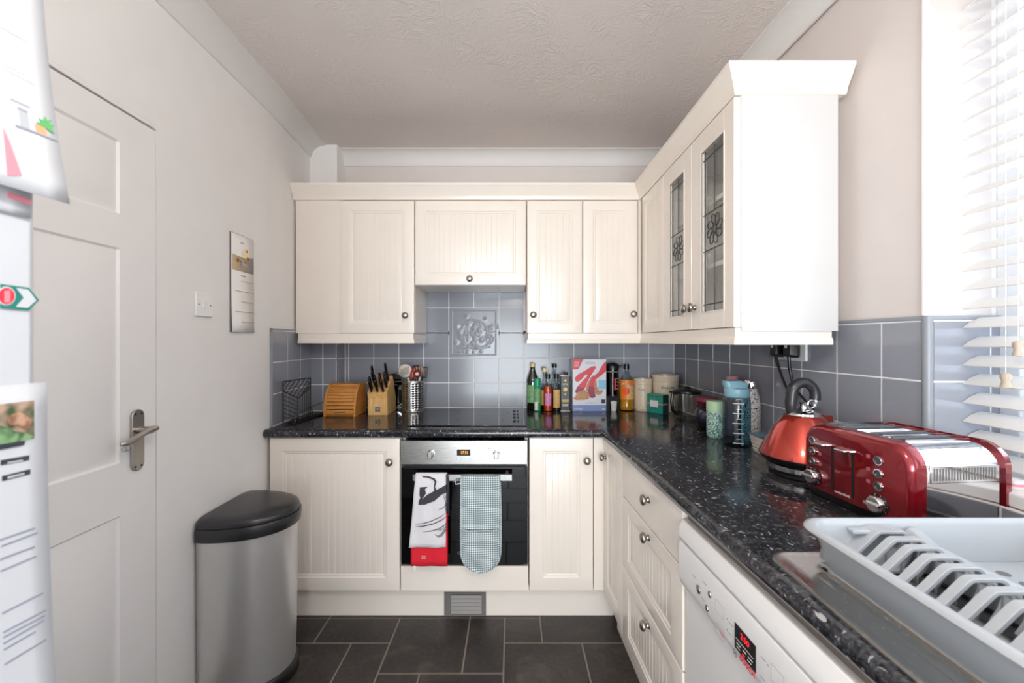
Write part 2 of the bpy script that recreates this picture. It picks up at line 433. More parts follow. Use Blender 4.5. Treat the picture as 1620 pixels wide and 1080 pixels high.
# reveal lining (projecting plaster return, already wall thickness): extra depth to the frame
rv = B().box(WR(YC)+.1692, 1.30, YC, YC+.1, 0, ZC).box(WR(YC)+.1, 1.3, -1.0, YC+.05, 2.28, 2.4)
struct('wall_window_reveal', rv, 'wall', smooth=0)
struct('trim_3', B().box(1.055, 1.31, -.42, YC, .97, 1.0), 'white', smooth=0, bevel=.004)   # window sill board
# coving
def cove(name, path, c, drop, mat='cove'):
    prof = [(0, ZC), (c, ZC)]
    for k in range(9):
        t = PI/2*k/8; prof.append((c-(c-.004)*math.sin(t) if 0 else .004+(c-.008)*(1-math.sin(t))+.004, ZC-.006-(drop-.006)*(1-math.cos(t))))
    prof += [(0.004, ZC-drop), (0, ZC-drop)]
    return struct(name, sweep(path, prof), mat, smooth=50)
cove('trim_4', [(WL(-3.1), -3.1), (WL(1.22), 1.22), (WL(1.94), 1.94), (WL(2.43), 2.43)], .092, .075)
cove('trim_5', [(-1.035, YBW), (1.0, YBW)], .07, .085)
cove('trim_6', [(WR(2.54), 2.54), (WR(-3.1), -3.1)], .085, .075)

# floor: grout bed and separate vinyl slabs
FLOOR = struct('floor', B().box(-1.3, 1.35, -3.2, 2.66, -.05, -.002), 'fgrout', smooth=0)
ft = []
y3, y2, y1, y0 = 1.47, 1.635, 1.801, 1.963
ft += [(-1.25, -1.042, y1, y0), (-1.042, -.872, y1, y0), (-.872, -.535, y1, y0), (-.535, -.2, y2, y0), (-.2, -.034, y2, y0), (-.034, .133, y1, y0), (.133, .55, y1, 2.05)]
ft += [(-1.25, -.703, y3, y1), (-.703, -.535, y3, y1), (-.034, .306, y3, y1), (.306, .55, y3, y1), (-.535, -.368, y3, y2), (-.368, -.034, y3, y2)]
ft += [(-1.25, -.872, y0, 2.05), (-.872, -.2, y0, 2.05), (-.2, .133, y0, 2.05)]
yy = y3; r = 0
while yy > -1.4:
    for k in range(-5, 4):
        x0 = -.034+.336*k+(.168 if r % 2 else 0)
        a, b_ = max(-1.25, x0), min(1.2, x0+.336)
        if b_-a > .03: ft.append((a, b_, yy-.33, yy))
    yy -= .33; r += 1
for x0, x1, a, b_ in ft:
    g = .0035
    ob('floor_tile', B().box(x0+g, x1-g, a+g, b_-g, -.004, .0), 'slate', FLOOR, smooth=0, bevel=.0015, seg=1)

# wall tiles
TZ = [.912+.1535*k for k in range(7)]
def tile(parent, x0, x1, z0, z1, frame=None, name='tile'):
    g = .0021
    if x1-x0 < .012: return
    b = B().box(x0+g, x1-g, 0, .008, z0+g, z1-g)
    o = ob(name, b, 'tile', parent, smooth=0, bevel=.0015)
    return o
def emboss_fn(cx, cz, s, seed, dens=1.0):
    rnd = random.Random(seed)
    blobs = []
    for k in range(int(46*dens)):
        a = rnd.uniform(-2.9, .9) if k % 3 else rnd.uniform(0, 6.28); rr = s*(.30+rnd.gauss(0, .09))
        blobs.append((cx+rr*math.cos(a)*1.05, cz+rr*.8*math.sin(a)-.02*s, s*rnd.uniform(.018, .045), rnd.uniform(.4, 1)))
    for k in range(int(24*dens)):
        blobs.append((cx+rnd.gauss(0, .13)*s, cz-.07*s+rnd.gauss(0, .08)*s, s*rnd.uniform(.02, .05), rnd.uniform(.5, 1)))
    def f(u, v):
        h = 0
        for bx_, bz, br, bh in blobs:
            d = ((u-bx_)**2+(v-bz)**2)/(br*br)
            if d < 4: h = max(h, bh*math.exp(-d))
        d = abs(math.hypot((u-cx)/1.0, (v-cz)/.95)-.27*s)
        if v > cz-.05*s: h = max(h, .7*math.exp(-(d/(.012*s))**2))
        d2 = abs((v-cz)+.30*s-.25*((u-cx)**2)/s)
        if abs(u-cx) < .33*s: h = max(h, .45*math.exp(-(d2/(.02*s))**2))
        return h
    return f
BACK_T = thing  # placeholder
def X_k(k): return -.235+.1541*k
def world_tiles_back():
    for r in range(5):
        for k in range(-6, 8):
            x0, x1 = max(-1.027, X_k(k)), min(.998, X_k(k+1))
            z0, z1 = TZ[r], TZ[r+1]
            if r >= 3 and (k < -3 or k > 1): continue
            if r in (2, 3) and k in (-1, 0): continue
            o = tile(WALL_B, x0, x1, z0, z1)
            if o: o.location = (0, YB, 0)
    # large embossed panel tile (2 by 2)
    x0, x1, z0, z1 = X_k(-1)+.0015, X_k(1)-.0015, TZ[2]+.0015, TZ[4]-.0015
    cx, cz, s = (x0+x1)/2, (z0+z1)/2, x1-x0; f = emboss_fn(cx, cz, s, 3)
    N = 110; us = [x0+(x1-x0)*i/N for i in range(N+1)]; vs = [z0+(z1-z0)*i/N for i in range(N+1)]
    def fn(u, v):
        e = min(u-x0, x1-u, v-z0, z1-v); h = 0
        if e < .003: h = -.002*(1-e/.003)
        if .014 < e < .022: h = .0022*(.65+.35*math.sin((u+v)*900))
        for bx_, bz in ((cx-.09, cz-.115), (cx-.066, cz-.115)):
            h = max(h, .004*math.exp(-((u-bx_)**2+(v-bz)**2)/(.007**2)))
        return -(h+.0045*f(u, v))
    ob('embossed_tile', B().relief(us, vs, fn, .008), 'tile', WALL_B, loc=(0, YB, 0), smooth=60)
world_tiles_back()
ob('grout_bed', B().box(-1.03, 1.0, YB+.0016, YBW+.001, ZT, 1.385).box(-.56, .12, YB+.0016, YBW+.001, 1.36, 1.68), 'grout', WALL_B, smooth=0)
def small_emboss(parent, x0, x1, z0, z1, mtx, seed):
    s = x1-x0; cx, cz = (x0+x1)/2, (z0+z1)/2; f = emboss_fn(cx, cz, s*1.1, seed, .5)
    N = 48; g = .0015; us = [x0+g+(s-2*g)*i/N for i in range(N+1)]; vs = [z0+g+(z1-z0-2*g)*i/N for i in range(N+1)]
    def fn(u, v):
        e = min(u-x0-g, x1-g-u, v-z0-g, z1-g-v); h = -.0015*(1-e/.003) if e < .003 else 0
        if .008 < e < .012: h = .001
        return -(h+.003*f(u, v))
    o = ob('embossed_tile', B().relief(us, vs, fn, .008), 'tile', parent, smooth=60); o.matrix_local = mtx
    return o
# right wall tiles: local x runs toward the camera
angR = -PI/2+math.atan(.030)
mR = Matrix.Translation((WR(YB), YB, 0)) @ Matrix.Rotation(angR, 4, 'Z')
LR = YB-YC
for r in range(3):
    for k in range(10):
        x0, x1 = .1525*k, min(LR-.006, .1525*(k+1))
        if r == 1 and k == 2: small_emboss(WALL_R, x0, x1, TZ[r], TZ[r+1], mR, 5); continue
        if x1 > x0:
            o = tile(WALL_R, x0, x1, TZ[r], TZ[r+1])
            if o: o.matrix_local = mR
o = ob('grout_bed', B().box(0, LR, .0016, .01, ZT, 1.376), 'grout', WALL_R, smooth=0); o.matrix_local = mR
# left wall tiles: local x runs away from the camera
angL = PI/2+math.atan(.075)
mL = Matrix.Translation((WL(1.967)+.009, 1.967, 0)) @ Matrix.Rotation(angL, 4, 'Z')
for r in range(3):
    for k in range(3):
        x0, x1 = .008+.153*k, min(.462, .008+.153*(k+1))
        if r == 1 and k == 1: small_emboss(WALL_L, x0, x1, TZ[r], TZ[r+1], mL, 9); continue
        o = tile(WALL_L, x0, x1, TZ[r], TZ[r+1])
        if o: o.matrix_local = mL
o = ob('grout_bed', B().box(0, .463, .0016, .012, ZT, 1.376), 'grout', WALL_L, smooth=0); o.matrix_local = mL
o = struct('trim_7', B().box(-.004, .007, -.002, .012, ZT, 1.384).box(-.004, .463, -.002, .012, 1.374, 1.384), 'trimg', smooth=0, bevel=.002); o.matrix_local = mL
# low row of tiles under the window sill, behind the sink
mS = Matrix.Translation((WR(YC)-.009, YC-.012, 0)) @ Matrix.Rotation(angR, 4, 'Z')
for k in range(9):
    o = tile(WALL_R, .1525*k, .1525*(k+1), .912, .969); o.matrix_local = mS
o = ob('grout_bed', B().box(0, 1.37, .0016, .0088, ZT, .969), 'grout', WALL_R, smooth=0); o.matrix_local = mS
# tiles on the boxing
BOXW = bpy.data.objects['wall_pipe_boxing']
for r in range(3):
    for x0, x1 in ((-1.188, -1.115), (-1.115, -1.035)):
        o = tile(BOXW, x0, x1, TZ[r], TZ[r+1]); o.location = (0, 2.421, 0)
    o = tile(BOXW, 0, .10, TZ[r], TZ[r+1]); o.matrix_local = Matrix.Translation((-1.026, 2.422, 0)) @ Matrix.Rotation(PI/2, 4, 'Z')
ob('grout_bed', B().box(-1.19, -1.029, 2.4226, 2.431, ZT, 1.38).box(-1.034, -1.0275, 2.4226, YBW, ZT, 1.38), 'grout', BOXW, smooth=0)
# window reveal tiles facing the camera
XC = WR(YC)
for r in range(3):
    for x0, x1 in ((XC+.013, XC+.158), (XC+.158, XC+.2)):
        o = tile(WALL_R, x0, x1, TZ[r], TZ[r+1]); o.location = (0, YC-.009, 0)
ob('grout_bed', B().box(XC+.002, XC+.2, YC-.0074, YC+.002, ZT+.06, 1.376), 'grout', WALL_R, smooth=0)
struct('trim_8', B().lathe([(.011, ZT), (.011, 1.384)], (XC+.006, YC-.001, 0), 16), 'trimg', smooth=60)
o = struct('trim_9', B().box(.72+.3, LR+.006, -.003, .012, 1.3745, 1.385), 'trimg', smooth=0, bevel=.002); o.matrix_local = mR
struct('trim_10', B().box(XC+.004, XC+.2, YC-.012, YC+.002, 1.3745, 1.385), 'trimg', smooth=0, bevel=.002)
struct('trim_11', B().lathe([(.009, 1.386), (.009, 2.29)], (XC+.009, YC+.006, 0), 12), 'white', smooth=60)

# ------------------------------------------------------------------ left door
def panel_cols(a, b, edges):
    s = {a, b}
    for e in edges: s |= {e, e+.0001}
    return sorted(s)
DR = thing('door_1', '', 'door', (WL(.942), .942, 0), PI/2+.022); del DR['label']; del DR['category']; DR['kind'] = 'structure'
hw = .378
cols = [(-.256, -.036), (.036, .256)]; rows = [(1.690, 1.905), (.965, 1.592), (.19, .812)]
pan = [(a, b_, c, d) for a, b_ in cols for c, d in rows]
def dfn(u, v):
    for a, b_, c, d in pan:
        e = min(u-a, b_-u, v-c, d-v)
        if e > 0:
            if e < .006: return .006*e/.006
            if e < .014: return .006
            if e < .030: return .006-.005*(e-.014)/.016
            return .001
    return 0
us = {-hw, hw}; vs = {.006, 1.995}
for a, b_ in cols:
    for e in (0, .006, .014, .030): us |= {a+e, b_-e}
for c, d in rows:
    for e in (0, .006, .014, .030): vs |= {c+e, d-e}
ob('door_leaf', B().relief(sorted(us), sorted(vs), dfn, .04), 'door', DR, loc=(0, .004, 0), smooth=25)
fr = B().box(-hw-.032, -hw-.004, -.002, .06, 0, 2.03).box(hw+.0045, hw+.03, .0005, .06, 0, 2.03).box(-hw-.032, hw+.03, .0005, .06, 2.0, 2.03)
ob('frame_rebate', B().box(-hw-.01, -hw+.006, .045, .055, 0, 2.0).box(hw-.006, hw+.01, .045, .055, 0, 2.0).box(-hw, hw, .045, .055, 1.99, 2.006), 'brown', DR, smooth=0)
ob('door_frame', fr, 'door', DR, smooth=0, bevel=.003)
# lever handle on a long plate
plate = []
for k in range(12): t = PI*k/11; plate.append((.0215*math.cos(t), .186-.0215+.0215*math.sin(t)))
for k in range(12): t = PI+PI*k/11; plate.append((.0215*math.cos(t), .0215+.0215*math.sin(t)))
hd = ob('door_handle', B().prism(plate, -.008, 0), 'handle', DR, loc=(.309, .004, .928), bevel=.002)
ob('lever', B().lathe([(.011, 0), (.010, -.03), (.012, -.04)], (0, -.008, .123), 16, 'y').tube(
    [(.012, -.052, .126), (0, -.053, .126), (-.03, -.054, .122), (-.06, -.055, .112), (-.09, -.056, .106), (-.105, -.05, .104)], [.008, .010, .009, .008, .0085, .006], 10), 'handle', hd)
ob('screw', B().lathe([(.003, 0), (.003, -.001), (0, -.0015)], (-.01, -.008, .172), 8, 'y').lathe([(.003, 0), (.003, -.001), (0, -.0015)], (.01, -.008, .172), 8, 'y')
   .lathe([(.003, 0), (.003, -.001), (0, -.0015)], (-.01, -.008, .013), 8, 'y').lathe([(.003, 0), (.003, -.001), (0, -.0015)], (.01, -.008, .013), 8, 'y'), 'dark', hd)
ob('clear_buffer', B().lathe([(.008, 0), (.008, .018), (.006, .018), (.006, 0)], (-.098, -.05, .088), 14, 'x', caps=False), 'clear', hd)

# ------------------------------------------------------------------ worktop
WX = lambda y: .41+.04*(1.90-y)
path = [(WL(1.9)+.004, 1.90), (WX(1.90), 1.90), (WX(-.6), -.6)]
prof = [(-.022, ZT), (-.010, ZT-.0012), (-.003, ZT-.005), (0, ZT-.012), (0, ZT-.024), (-.004, ZT-.033), (-.012, ZT-.038), (-.03, ZT-.038)]
b = B(); rings = []
Pth = [Vector(p) for p in path]
bb = sweep(path, prof, B(), False)
n = len(prof)
bb.f = [f for f in bb.f]
# ring order: n verts per path point; add the top and bottom sheets
def corner(z):
    return [(WR(-.6)-.004, -.6, z), (WR(YC-.02)-.001, YC-.02, z), (WR(YB), YB-.001, z), (-1.024, YB-.001, z), (-1.024, 2.42, z), (WL(2.41)+.006, 2.418, z), (WL(1.9)+.004, 1.95, z)]
for z, idx in ((ZT, 0), (ZT-.038, n-1)):
    o0 = len(bb.v); cs = corner(z); bb.v += cs
    ring = [0*n+idx, 1*n+idx, 2*n+idx]+[o0+i for i in range(len(cs))]
    bb.f.append(tuple(ring) if idx else tuple(reversed(ring)))
import bmesh as _bm
wt = ob('worktop', bb, 'worktop', smooth=50)
tag(wt, 'black speckled laminate worktop running round the corner of the kitchen', 'worktop')

# ------------------------------------------------------------------ cabinet doors
def knob(parent, x, z, y=0):
    prof = [(.0115, 0), (.0095, -.002), (.007, -.007), (.008, -.010), (.0155, -.0145), (.0175, -.019), (.0165, -.0235), (.0115, -.0275), (.005, -.029), (0, -.0293)]
    ob('knob', B().lathe(prof, (x, y, z), 20, 'y'), 'pewter', parent, smooth=60)
def panel_door(name, w, z0, z1, parent, x0, mat='cream', mg=.052, grooves=True, mgx=None, plain=False):
    """panelled door slab, front at y=0, thickness .02, local x from x0"""
    mgx = mgx or mg
    a, b_, c, d = x0+mgx, x0+w-mgx, z0+mg, z1-mg
    us = {x0, x0+.002, x0+.005, x0+w, x0+w-.002, x0+w-.005}; vs = {z0, z0+.002, z0+.005, z1, z1-.002, z1-.005}
    gs = []
    if not plain:
        for e in (0, .004, .010, .016, .019): us |= {a+e, b_-e}; vs |= {c+e, d-e}
        if grooves:
            pw = b_-a-.038; ng = max(2, round(pw/.028)); st = pw/ng
            gs = [a+.019+st*i for i in range(1, ng)]
            for g in gs: us |= {g-.0016, g, g+.0016}
    def fn(u, v):
        e = min(u-x0, x0+w-u, v-z0, z1-v)
        y = 0
        if e < .002-1e-6: y = .0035
        elif e < .005-1e-6: y = .0008
        if not plain:
            q = min(u-a, b_-u, v-c, d-v)
            if q > 0:
                if q < .0041: y = .003*q/.004
                elif q < .0101: y = .003
                elif q < .0161: y = .003+.0035*(q-.010)/.006
                else: y = .0055
                if q > .0185:
                    for g in gs:
                        if abs(u-g) < .0008: y = .0078
        return y
    return ob(name, B().relief(sorted(us), sorted(vs), fn, .02), mat, parent, smooth=20)
def carcass(parent, x0, x1, z0, z1, y0, y1, hollow=False, mat='cream'):
    if not hollow:
        return ob('carcass', B().box(x0, x1, y0, y1, z0, z1), mat, parent, smooth=0, bevel=.0015)
    t = .016; b = B().box(x0, x0+t, y0, y1, z0, z1).box(x1-t, x1, y0, y1, z0, z1).box(x0+t, x1-t, y0, y1, z0, z0+t).box(x0+t, x1-t, y0, y1, z1-t, z1).box(x0+t, x1-t, y1-.008, y1, z0+t, z1-t)
    return ob('carcass', b, mat, parent, smooth=0)
YD = 1.923   # base door face (back run)
YU = 2.203   # wall unit door face
U0, U1 = 1.364, 2.078
# --- back run base
t = thing('base_cabinet', 'cream base cabinet with a wide grooved door left of the oven', 'cabinet', (-1.136, YD, 0))
carcass(t, 0, .611, .152, .868, .021, .56)
d = panel_door('door', .609, .153, .872-.003, t, .001, mg=.062); knob(d, .565, .758)
t = thing('base_cabinet', 'narrow cream base cabinet with grooved door right of the oven', 'cabinet', (.081, YD, 0))
carcass(t, 0, .30, .152, .868, .021, .57)
d = panel_door('door', .298, .153, .869, t, .001, mg=.062); knob(d, .268, .765)
o = ob('corner_post', B().box(0, .050, 0, .02, .152, .869), 'cream', loc=(.384, YD+.004, 0), bevel=.002)
tag(o, 'cream corner post strip between the two runs of base cabinets', 'post')
t = thing('oven_housing_panel', 'cream filler panel below the built-in oven', 'panel', (-.521, YD, 0))
ob('fascia', B().box(0, .598, 0, .018, .152, .268), 'cream', t, bevel=.003)
ob('side_panel', B().box(.002, .016, .03, .56, .152, .868), 'cream', t); ob('side_panel', B().box(.582, .596, .03, .56, .152, .868), 'cream', t)
# --- oven
t = thing('oven', 'stainless steel and black glass built-in oven with an amber clock', 'oven', (-.521, YD, 0))
ob('body', B().box(.02, .576, .025, .52, .272, .852), 'dark', t)
ob('control_panel', B().box(.002, .594, -.006, .024, .745, .858), 'steel', t, bevel=.003)
ob('vent_gap', B().box(.01, .586, .006, .024, .728, .745), 'blackmat', t)
dr = ob('oven_door', B().box(.002, .594, -.002, .024, .278, .733), 'ovenglass', t, bevel=.003)
ob('inner_frame', B().box(.02, .576, -.0055, -.0025, .728, .7325), 'black', dr)
ob('handle', B().box(.068, .522, -.052, -.040, .684, .714).box(.085, .1, -.042, .0, .690, .708).box(.49, .505, -.042, 0, .690, .708), 'steel', dr, bevel=.002)
text('brand_print', 'O indesit', .018, 'lgrey', dr, (.30, -.0035, .332))
for kx in (.142, .448):
    kb = ob('control_knob', B().lathe([(.017, 0), (.0165, -.008), (.015, -.016), (0, -.016)], (kx, -.006, .795), 24, 'y'), 'chrome', t, bevel=.001)
    ob('grip', B().box(kx-.010, kx+.010, -.034, -.020, .778, .812), 'handle', kb, bevel=.003)
ob('indicator_lamp', B().lathe([(.005, 0), (.004, -.002), (0, -.003)], (.413, -.006, .823), 12, 'y'), 'white', t)
dp = ob('clock_display', B().box(.262, .328, -.0075, -.005, .786, .819), 'white', t)
ob('display_glass', B().box(.264, .326, -.009, -.0072, .788, .817), 'blackmat', dp)
text('digits', '17:31', .021, 'led_y', dp, (.299, -.0095, .802), sx=.75)
for kx in (.270, .295, .320): ob('button', B().lathe([(.0062, 0), (.0055, -.003), (0, -.0035)], (kx, -.006, .771), 14, 'y'), 'white', t)

# --- right run base; local x runs toward the camera
RR = -PI/2+math.atan(.036)
RO = Vector((.428, 1.92, 0))
def rloc(u, v=0, z=0):
    return (RO.x+math.cos(RR)*u-math.sin(RR)*v, RO.y+math.sin(RR)*u+math.cos(RR)*v, z)
t = thing('base_cabinet', 'narrow cream base cabinet in the corner beside the drawers', 'cabinet', rloc(0), RR)
carcass(t, 0.0, .284, .152, .868, .021, .05)
d = panel_door('door', .282, .153, .869, t, .001, mg=.062, mgx=.06); knob(d, .035, .788)
t = thing('drawer_unit', 'cream three-drawer base unit between the corner cabinet and the dishwasher', 'cabinet', rloc(.286), RR)
carcass(t, 0, .532, .152, .868, .021, .57)
for z0, z1, plain, kz in ((.711, .868, True, .80), (.434, .707, False, .676), (.153, .430, False, .388)):
    d = panel_door('drawer', .530, z0, z1, t, .001, mg=.045, mgx=.07, plain=plain); knob(d, .285, kz)
# dishwasher
t = thing('dishwasher', 'white dishwasher under the worktop with a red digital display', 'dishwasher', rloc(.822), RR)
ob('body', B().box(.004, .596, .03, .55, .10, .85), 'white', t)
ob('door', B().box(.002, .598, .004, .03, .11, .668), 'white', t, bevel=.004)
cp = B(); prof = [(.004, .668), (-.008, .680), (-.013, .70), (-.013, .78), (-.010, .792), (.004, .794), (.03, .794), (.03, .668)]
cpn = ob('control_panel', cp.prism(prof, .002, .598, 'x'), 'white', t, bevel=.001)
ob('top_rail', B().prism([(-.008, .797), (-.013, .803), (-.011, .832), (-.002, .846), (.03, .848), (.03, .797)], .002, .598, 'x'), 'white', t, bevel=.0015)
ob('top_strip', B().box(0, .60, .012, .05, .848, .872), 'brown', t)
def dwx(px, z=None):  # helper for hand-measured positions along the front
    return px
disp = ob('display', B().box(.262, .330, -.0145, -.0125, .699, .750), 'blackmat', cpn, bevel=.001)
text('digits', '2:50', .0165, 'led_r', disp, (.297, -.0148, .737), sx=1.0, ext=.0001)
ob('display_print', B().box(.268, .324, -.0150, -.0146, .7215, .7225).box(.270, .284, -.015, -.0146, .713, .715).box(.292, .302, -.015, -.0146, .713, .715).box(.308, .322, -.015, -.0146, .713, .715).box(.270, .282, -.015, -.0146, .706, .7075).box(.306, .318, -.015, -.0146, .706, .7075), 'white', disp)
ob('red_mark', B().box(.290, .297, -.0151, -.0146, .704, .7065), 'led_r', disp)
text('brand_lettering', 'BOSCH', .0150, 'redink', cpn, (.302, -.0128, .690), ext=.0005)
lg = []
for k in range(20): a = 2*PI*k/20; lg.append((.268+.0072*math.cos(a)*.9, .687+.0072*math.sin(a)))
ob('emblem', B().lathe([(.0072, -.0134), (.0060, -.0134)], (.262, 0, .6865), 20, 'y', caps=False).box(.2585, .2595, -.0136, -.013, .6825, .6905).box(.2645, .2655, -.0136, -.013, .6825, .6905).box(.259, .265, -.0136, -.013, .686, .687), 'grey', cpn)
for u, z, r in ((.110, .724, .0105), (.162, .744, .0075), (.150, .705, .0075), (.425, .742, .0105)):
    kb = ob('button', B().lathe([(r, -.0125), (r, -.0138), (r*.85, -.0138), (r*.8, -.0150), (0, -.0165)], (u, 0, z), 18, 'y'), 'pewter', cpn)
ob('panel_print', B().box(.188, .222, -.0133, -.0129, .7505, .751).box(.188, .222, -.0133, -.0129, .725, .7255).box(.188, .1885, -.0133, -.0129, .725, .751).box(.2215, .222, -.0133, -.0129, .725, .751)
   .box(.188, .222, -.0133, -.0129, .700, .7005).box(.188, .222, -.0133, -.0129, .678, .6785).box(.188, .1885, -.0133, -.0129, .678, .7).box(.2215, .222, -.0133, -.0129, .678, .70)
   .box(.232, .235, -.0133, -.0129, .735, .738).box(.238, .255, -.0133, -.0129, .7335, .735).box(.232, .235, -.0133, -.0129, .712, .715).box(.238, .25, -.0133, -.0129, .711, .7125)
   .box(.345, .358, -.0133, -.0129, .742, .7435).box(.362, .365, -.0133, -.0129, .740, .743).box(.372, .405, -.0133, -.0129, .752, .7525).box(.372, .405, -.0133, -.0129, .722, .7225).box(.372, .3725, -.0133, -.0129, .722, .752).box(.4045, .405, -.0133, -.0129, .722, .752)
   .box(.340, .356, -.0133, -.0129, .705, .7065).box(.362, .365, -.0133, -.0129, .700, .703).box(.08, .098, -.0133, -.0129, .742, .7435).box(.13, .147, -.0133, -.0129, .755, .7565).box(.12, .14, -.0133, -.0129, .713, .7145), 'line', cpn)
ob('red_print', B().box(.205, .225, -.0133, -.0129, .690, .692).box(.205, .219, -.0133, -.0129, .685, .6865), 'pinkink', cpn)
# plinths
struct('trim_12', B().box(WL(1.98)+.003, .49, 1.98, 1.998, 0.0, .150), 'cream', smooth=0, bevel=.001)
o = struct('trim_13', B().box(.03, .82, .055, .073, 0.0, .150), 'cream', smooth=0, bevel=.001); o.location = rloc(0); o.rotation_euler = (0, 0, RR)
t = thing('vent_grille', 'brushed metal louvred vent grille set in the plinth under the oven', 'vent', (-.326, 1.979, .0015))
ob('frame', B().box(0, .034, -.006, 0, 0, .113).box(.18, .201, -.006, 0, 0, .113).box(.034, .18, -.006, 0, .104, .113).box(.034, .18, -.006, 0, 0, .012), 'grey', t, smooth=0)
ob('backing', B().box(.034, .18, -.002, 0, .012, .104), 'dark', t, smooth=0)
for k in range(5):
    z = .014+.018*k; ob('louvre', B().prism([(-.010, z), (-.002, z+.012), (-.002, z+.009), (-.008, z-.001)], .034, .180, 'x'), 'louvre', t, smooth=0)

# --- wall units on the back wall
def wall_unit(label, x0, x1, z0=U0, knobp=None, mg=.052, y=YU, depth=.32):
    t = thing('wall_cabinet', label, 'cabinet', (x0, y, 0)); w = x1-x0
    carcass(t, 0, w, z0, U1, .021, depth)
    d = panel_door('door', w-.003, z0+.001, U1-.004, t, .0015, mg=mg); knob(d, knobp[0]-x0, knobp[1])
    return t
o = ob('filler_panel', B().box(-1.166, -.926, .012, .03, U0, U1).box(-1.168, -.926, .03, .31, U0, U0+.016), 'cream', loc=(0, YU, 0), bevel=.001)
tag(o, 'plain cream filler panel between the left wall and the first wall cabinet', 'panel')
wall_unit('cream wall cabinet with grooved door left of the cooker hood', -.925, -.524, knobp=(-.570, 1.459))
wall_unit('short cream hood cabinet with a wide flap door above the hob', -.521, .076, 1.622, (-.226, 1.655), mg=.054)
wall_unit('narrow cream wall cabinet just right of the hood cabinet', .080, .378, knobp=(.114, 1.463))
wall_unit('narrow cream wall cabinet in the corner under the cornice, back wall', .380, .676, knobp=(.648, 1.466))
ob_ = ob('corner_post', B().box(.678, .696, 0, .02, U0, U1), 'cream', loc=(0, YU+.004, 0), bevel=.001)
tag(ob_, 'thin cream corner post between the back and right wall cabinets', 'post')
# cornice and pelmet
cp = [(0, 2.078), (.004, 2.082), (.006, 2.092), (.012, 2.104), (.024, 2.122), (.034, 2.142), (.038, 2.146), (.038, 2.157), (-.02, 2.157), (-.02, 2.078)]
XU = .685
cor = [(WL(YU)+.004, YU), (XU, YU), (XU, 1.262), (WR(1.262)-.012, 1.262)]
o = ob('cornice', sweep(cor, cp), 'cream', smooth=30); tag(o, 'cream moulded cornice running along the top of the wall cabinets', 'cornice')
pf = [(-.006, 1.363), (-.006, 1.333), (-.002, 1.330), (0, 1.322), (0, 1.310), (-.02, 1.310), (-.02, 1.363)]
o = ob('light_pelmet', sweep([(-1.150, YU), (-.524, YU), (-.524, YB-.004)], pf), 'cream', smooth=30); tag(o, 'cream pelmet strip under the cabinet left of the hob', 'pelmet')
o = ob('light_pelmet', sweep([(.080, YB-.004), (.080, YU), (XU, YU), (XU, 1.266), (.99, 1.266)], pf), 'cream', smooth=30); tag(o, 'cream pelmet strip under the cabinets right of the hob and along the right wall', 'pelmet')

# --- wall units on the right wall: local x toward the camera, origin at y=2.165
RU = -PI/2
def glazed_door(parent, w, z0, z1, gx0, gx1, gz0, gz1, kx):
    b = B(); y0, y1 = 0, .02
    us = [0.0015, gx0, gx1, w-.0015]; vs = [z0, gz0, gz1, z1]
    for i in range(3):
        for j in range(3):
            if i == 1 and j == 1: continue
            b.box(us[i], us[i+1], 0.0, .02, vs[j], vs[j+1])
    # merged frame: outer slab as four bars plus moulding
    b = B().box(us[0], gx0, 0, .02, z0, z1).box(gx1, us[3], 0, .02, z0, z1).box(gx0, gx1, 0, .02, z0, gz0).box(gx0, gx1, 0, .02, gz1, z1)
    d = ob('door', b, 'cream', parent, smooth=0, bevel=.0015)
    ob('moulding', B().relief([gx0-.010, gx0-.006, gx1+.006, gx1+.010], [gz0-.010, gz0-.006, gz1+.006, gz1+.010], lambda u, v: -.0015 if (gx0-.008 < u < gx1+.008 and gz0-.008 < v < gz1+.008) else 0, .001) if 0 else
       B().box(gx0-.004, gx0, -.002, .004, gz0-.004, gz1+.004).box(gx1, gx1+.004, -.002, .004, gz0-.004, gz1+.004).box(gx0, gx1, -.002, .004, gz0-.004, gz0).box(gx0, gx1, -.002, .004, gz1, gz1+.004), 'cream', d, smooth=0)
    ob('glass_pane', B().box(gx0, gx1, .010, .013, gz0, gz1), 'pane', d, smooth=0)
    b = B(); r = .0019; y = .0085; cx = (gx0+gx1)/2; fz0, fz1 = 1.642, 1.772; cz = (fz0+fz1)/2
    def ln(x0, z0_, x1, z1_): b.tube([(x0, y, z0_), (x1, y, z1_)], r, 6)
    ln(gx0+.014, gz0, gx0+.014, gz1); ln(gx1-.006, gz0, gx1-.006, gz1)
    ln(gx0, fz0, gx1, fz0); ln(gx0, fz1, gx1, fz1); ln(gx0, gz0+.026, gx1, gz0+.026); ln(gx0, gz1-.028, gx1, gz1-.028)
    ln(cx, fz1, cx, gz1); ln(cx, gz0, cx, fz0)
    R0 = .013
    b.tube([(cx+R0*math.cos(2*PI*k/16), y, cz+R0*math.sin(2*PI*k/16)) for k in range(16)], r, 6, True)
    for k in range(8):
        a0 = 2*PI*k/8+.2; ux, uz = math.cos(a0), math.sin(a0); c_, s_ = math.cos(a0+.35), math.sin(a0+.35)
        b.tube([(cx+.034*ux+.0205*math.cos(q)*c_-.0135*math.sin(q)*s_, y, cz+.034*uz+.0205*math.cos(q)*s_+.0135*math.sin(q)*c_) for q in [2*PI*m_/14 for m_ in range(14)]], r*.85, 5, True)
    ob('leaded_pattern', b, 'lead', d)
    knob(d, kx, 1.447)
    return d
yN, y1_, y2_, y3_ = 1.267, 1.568, 1.862, 2.168
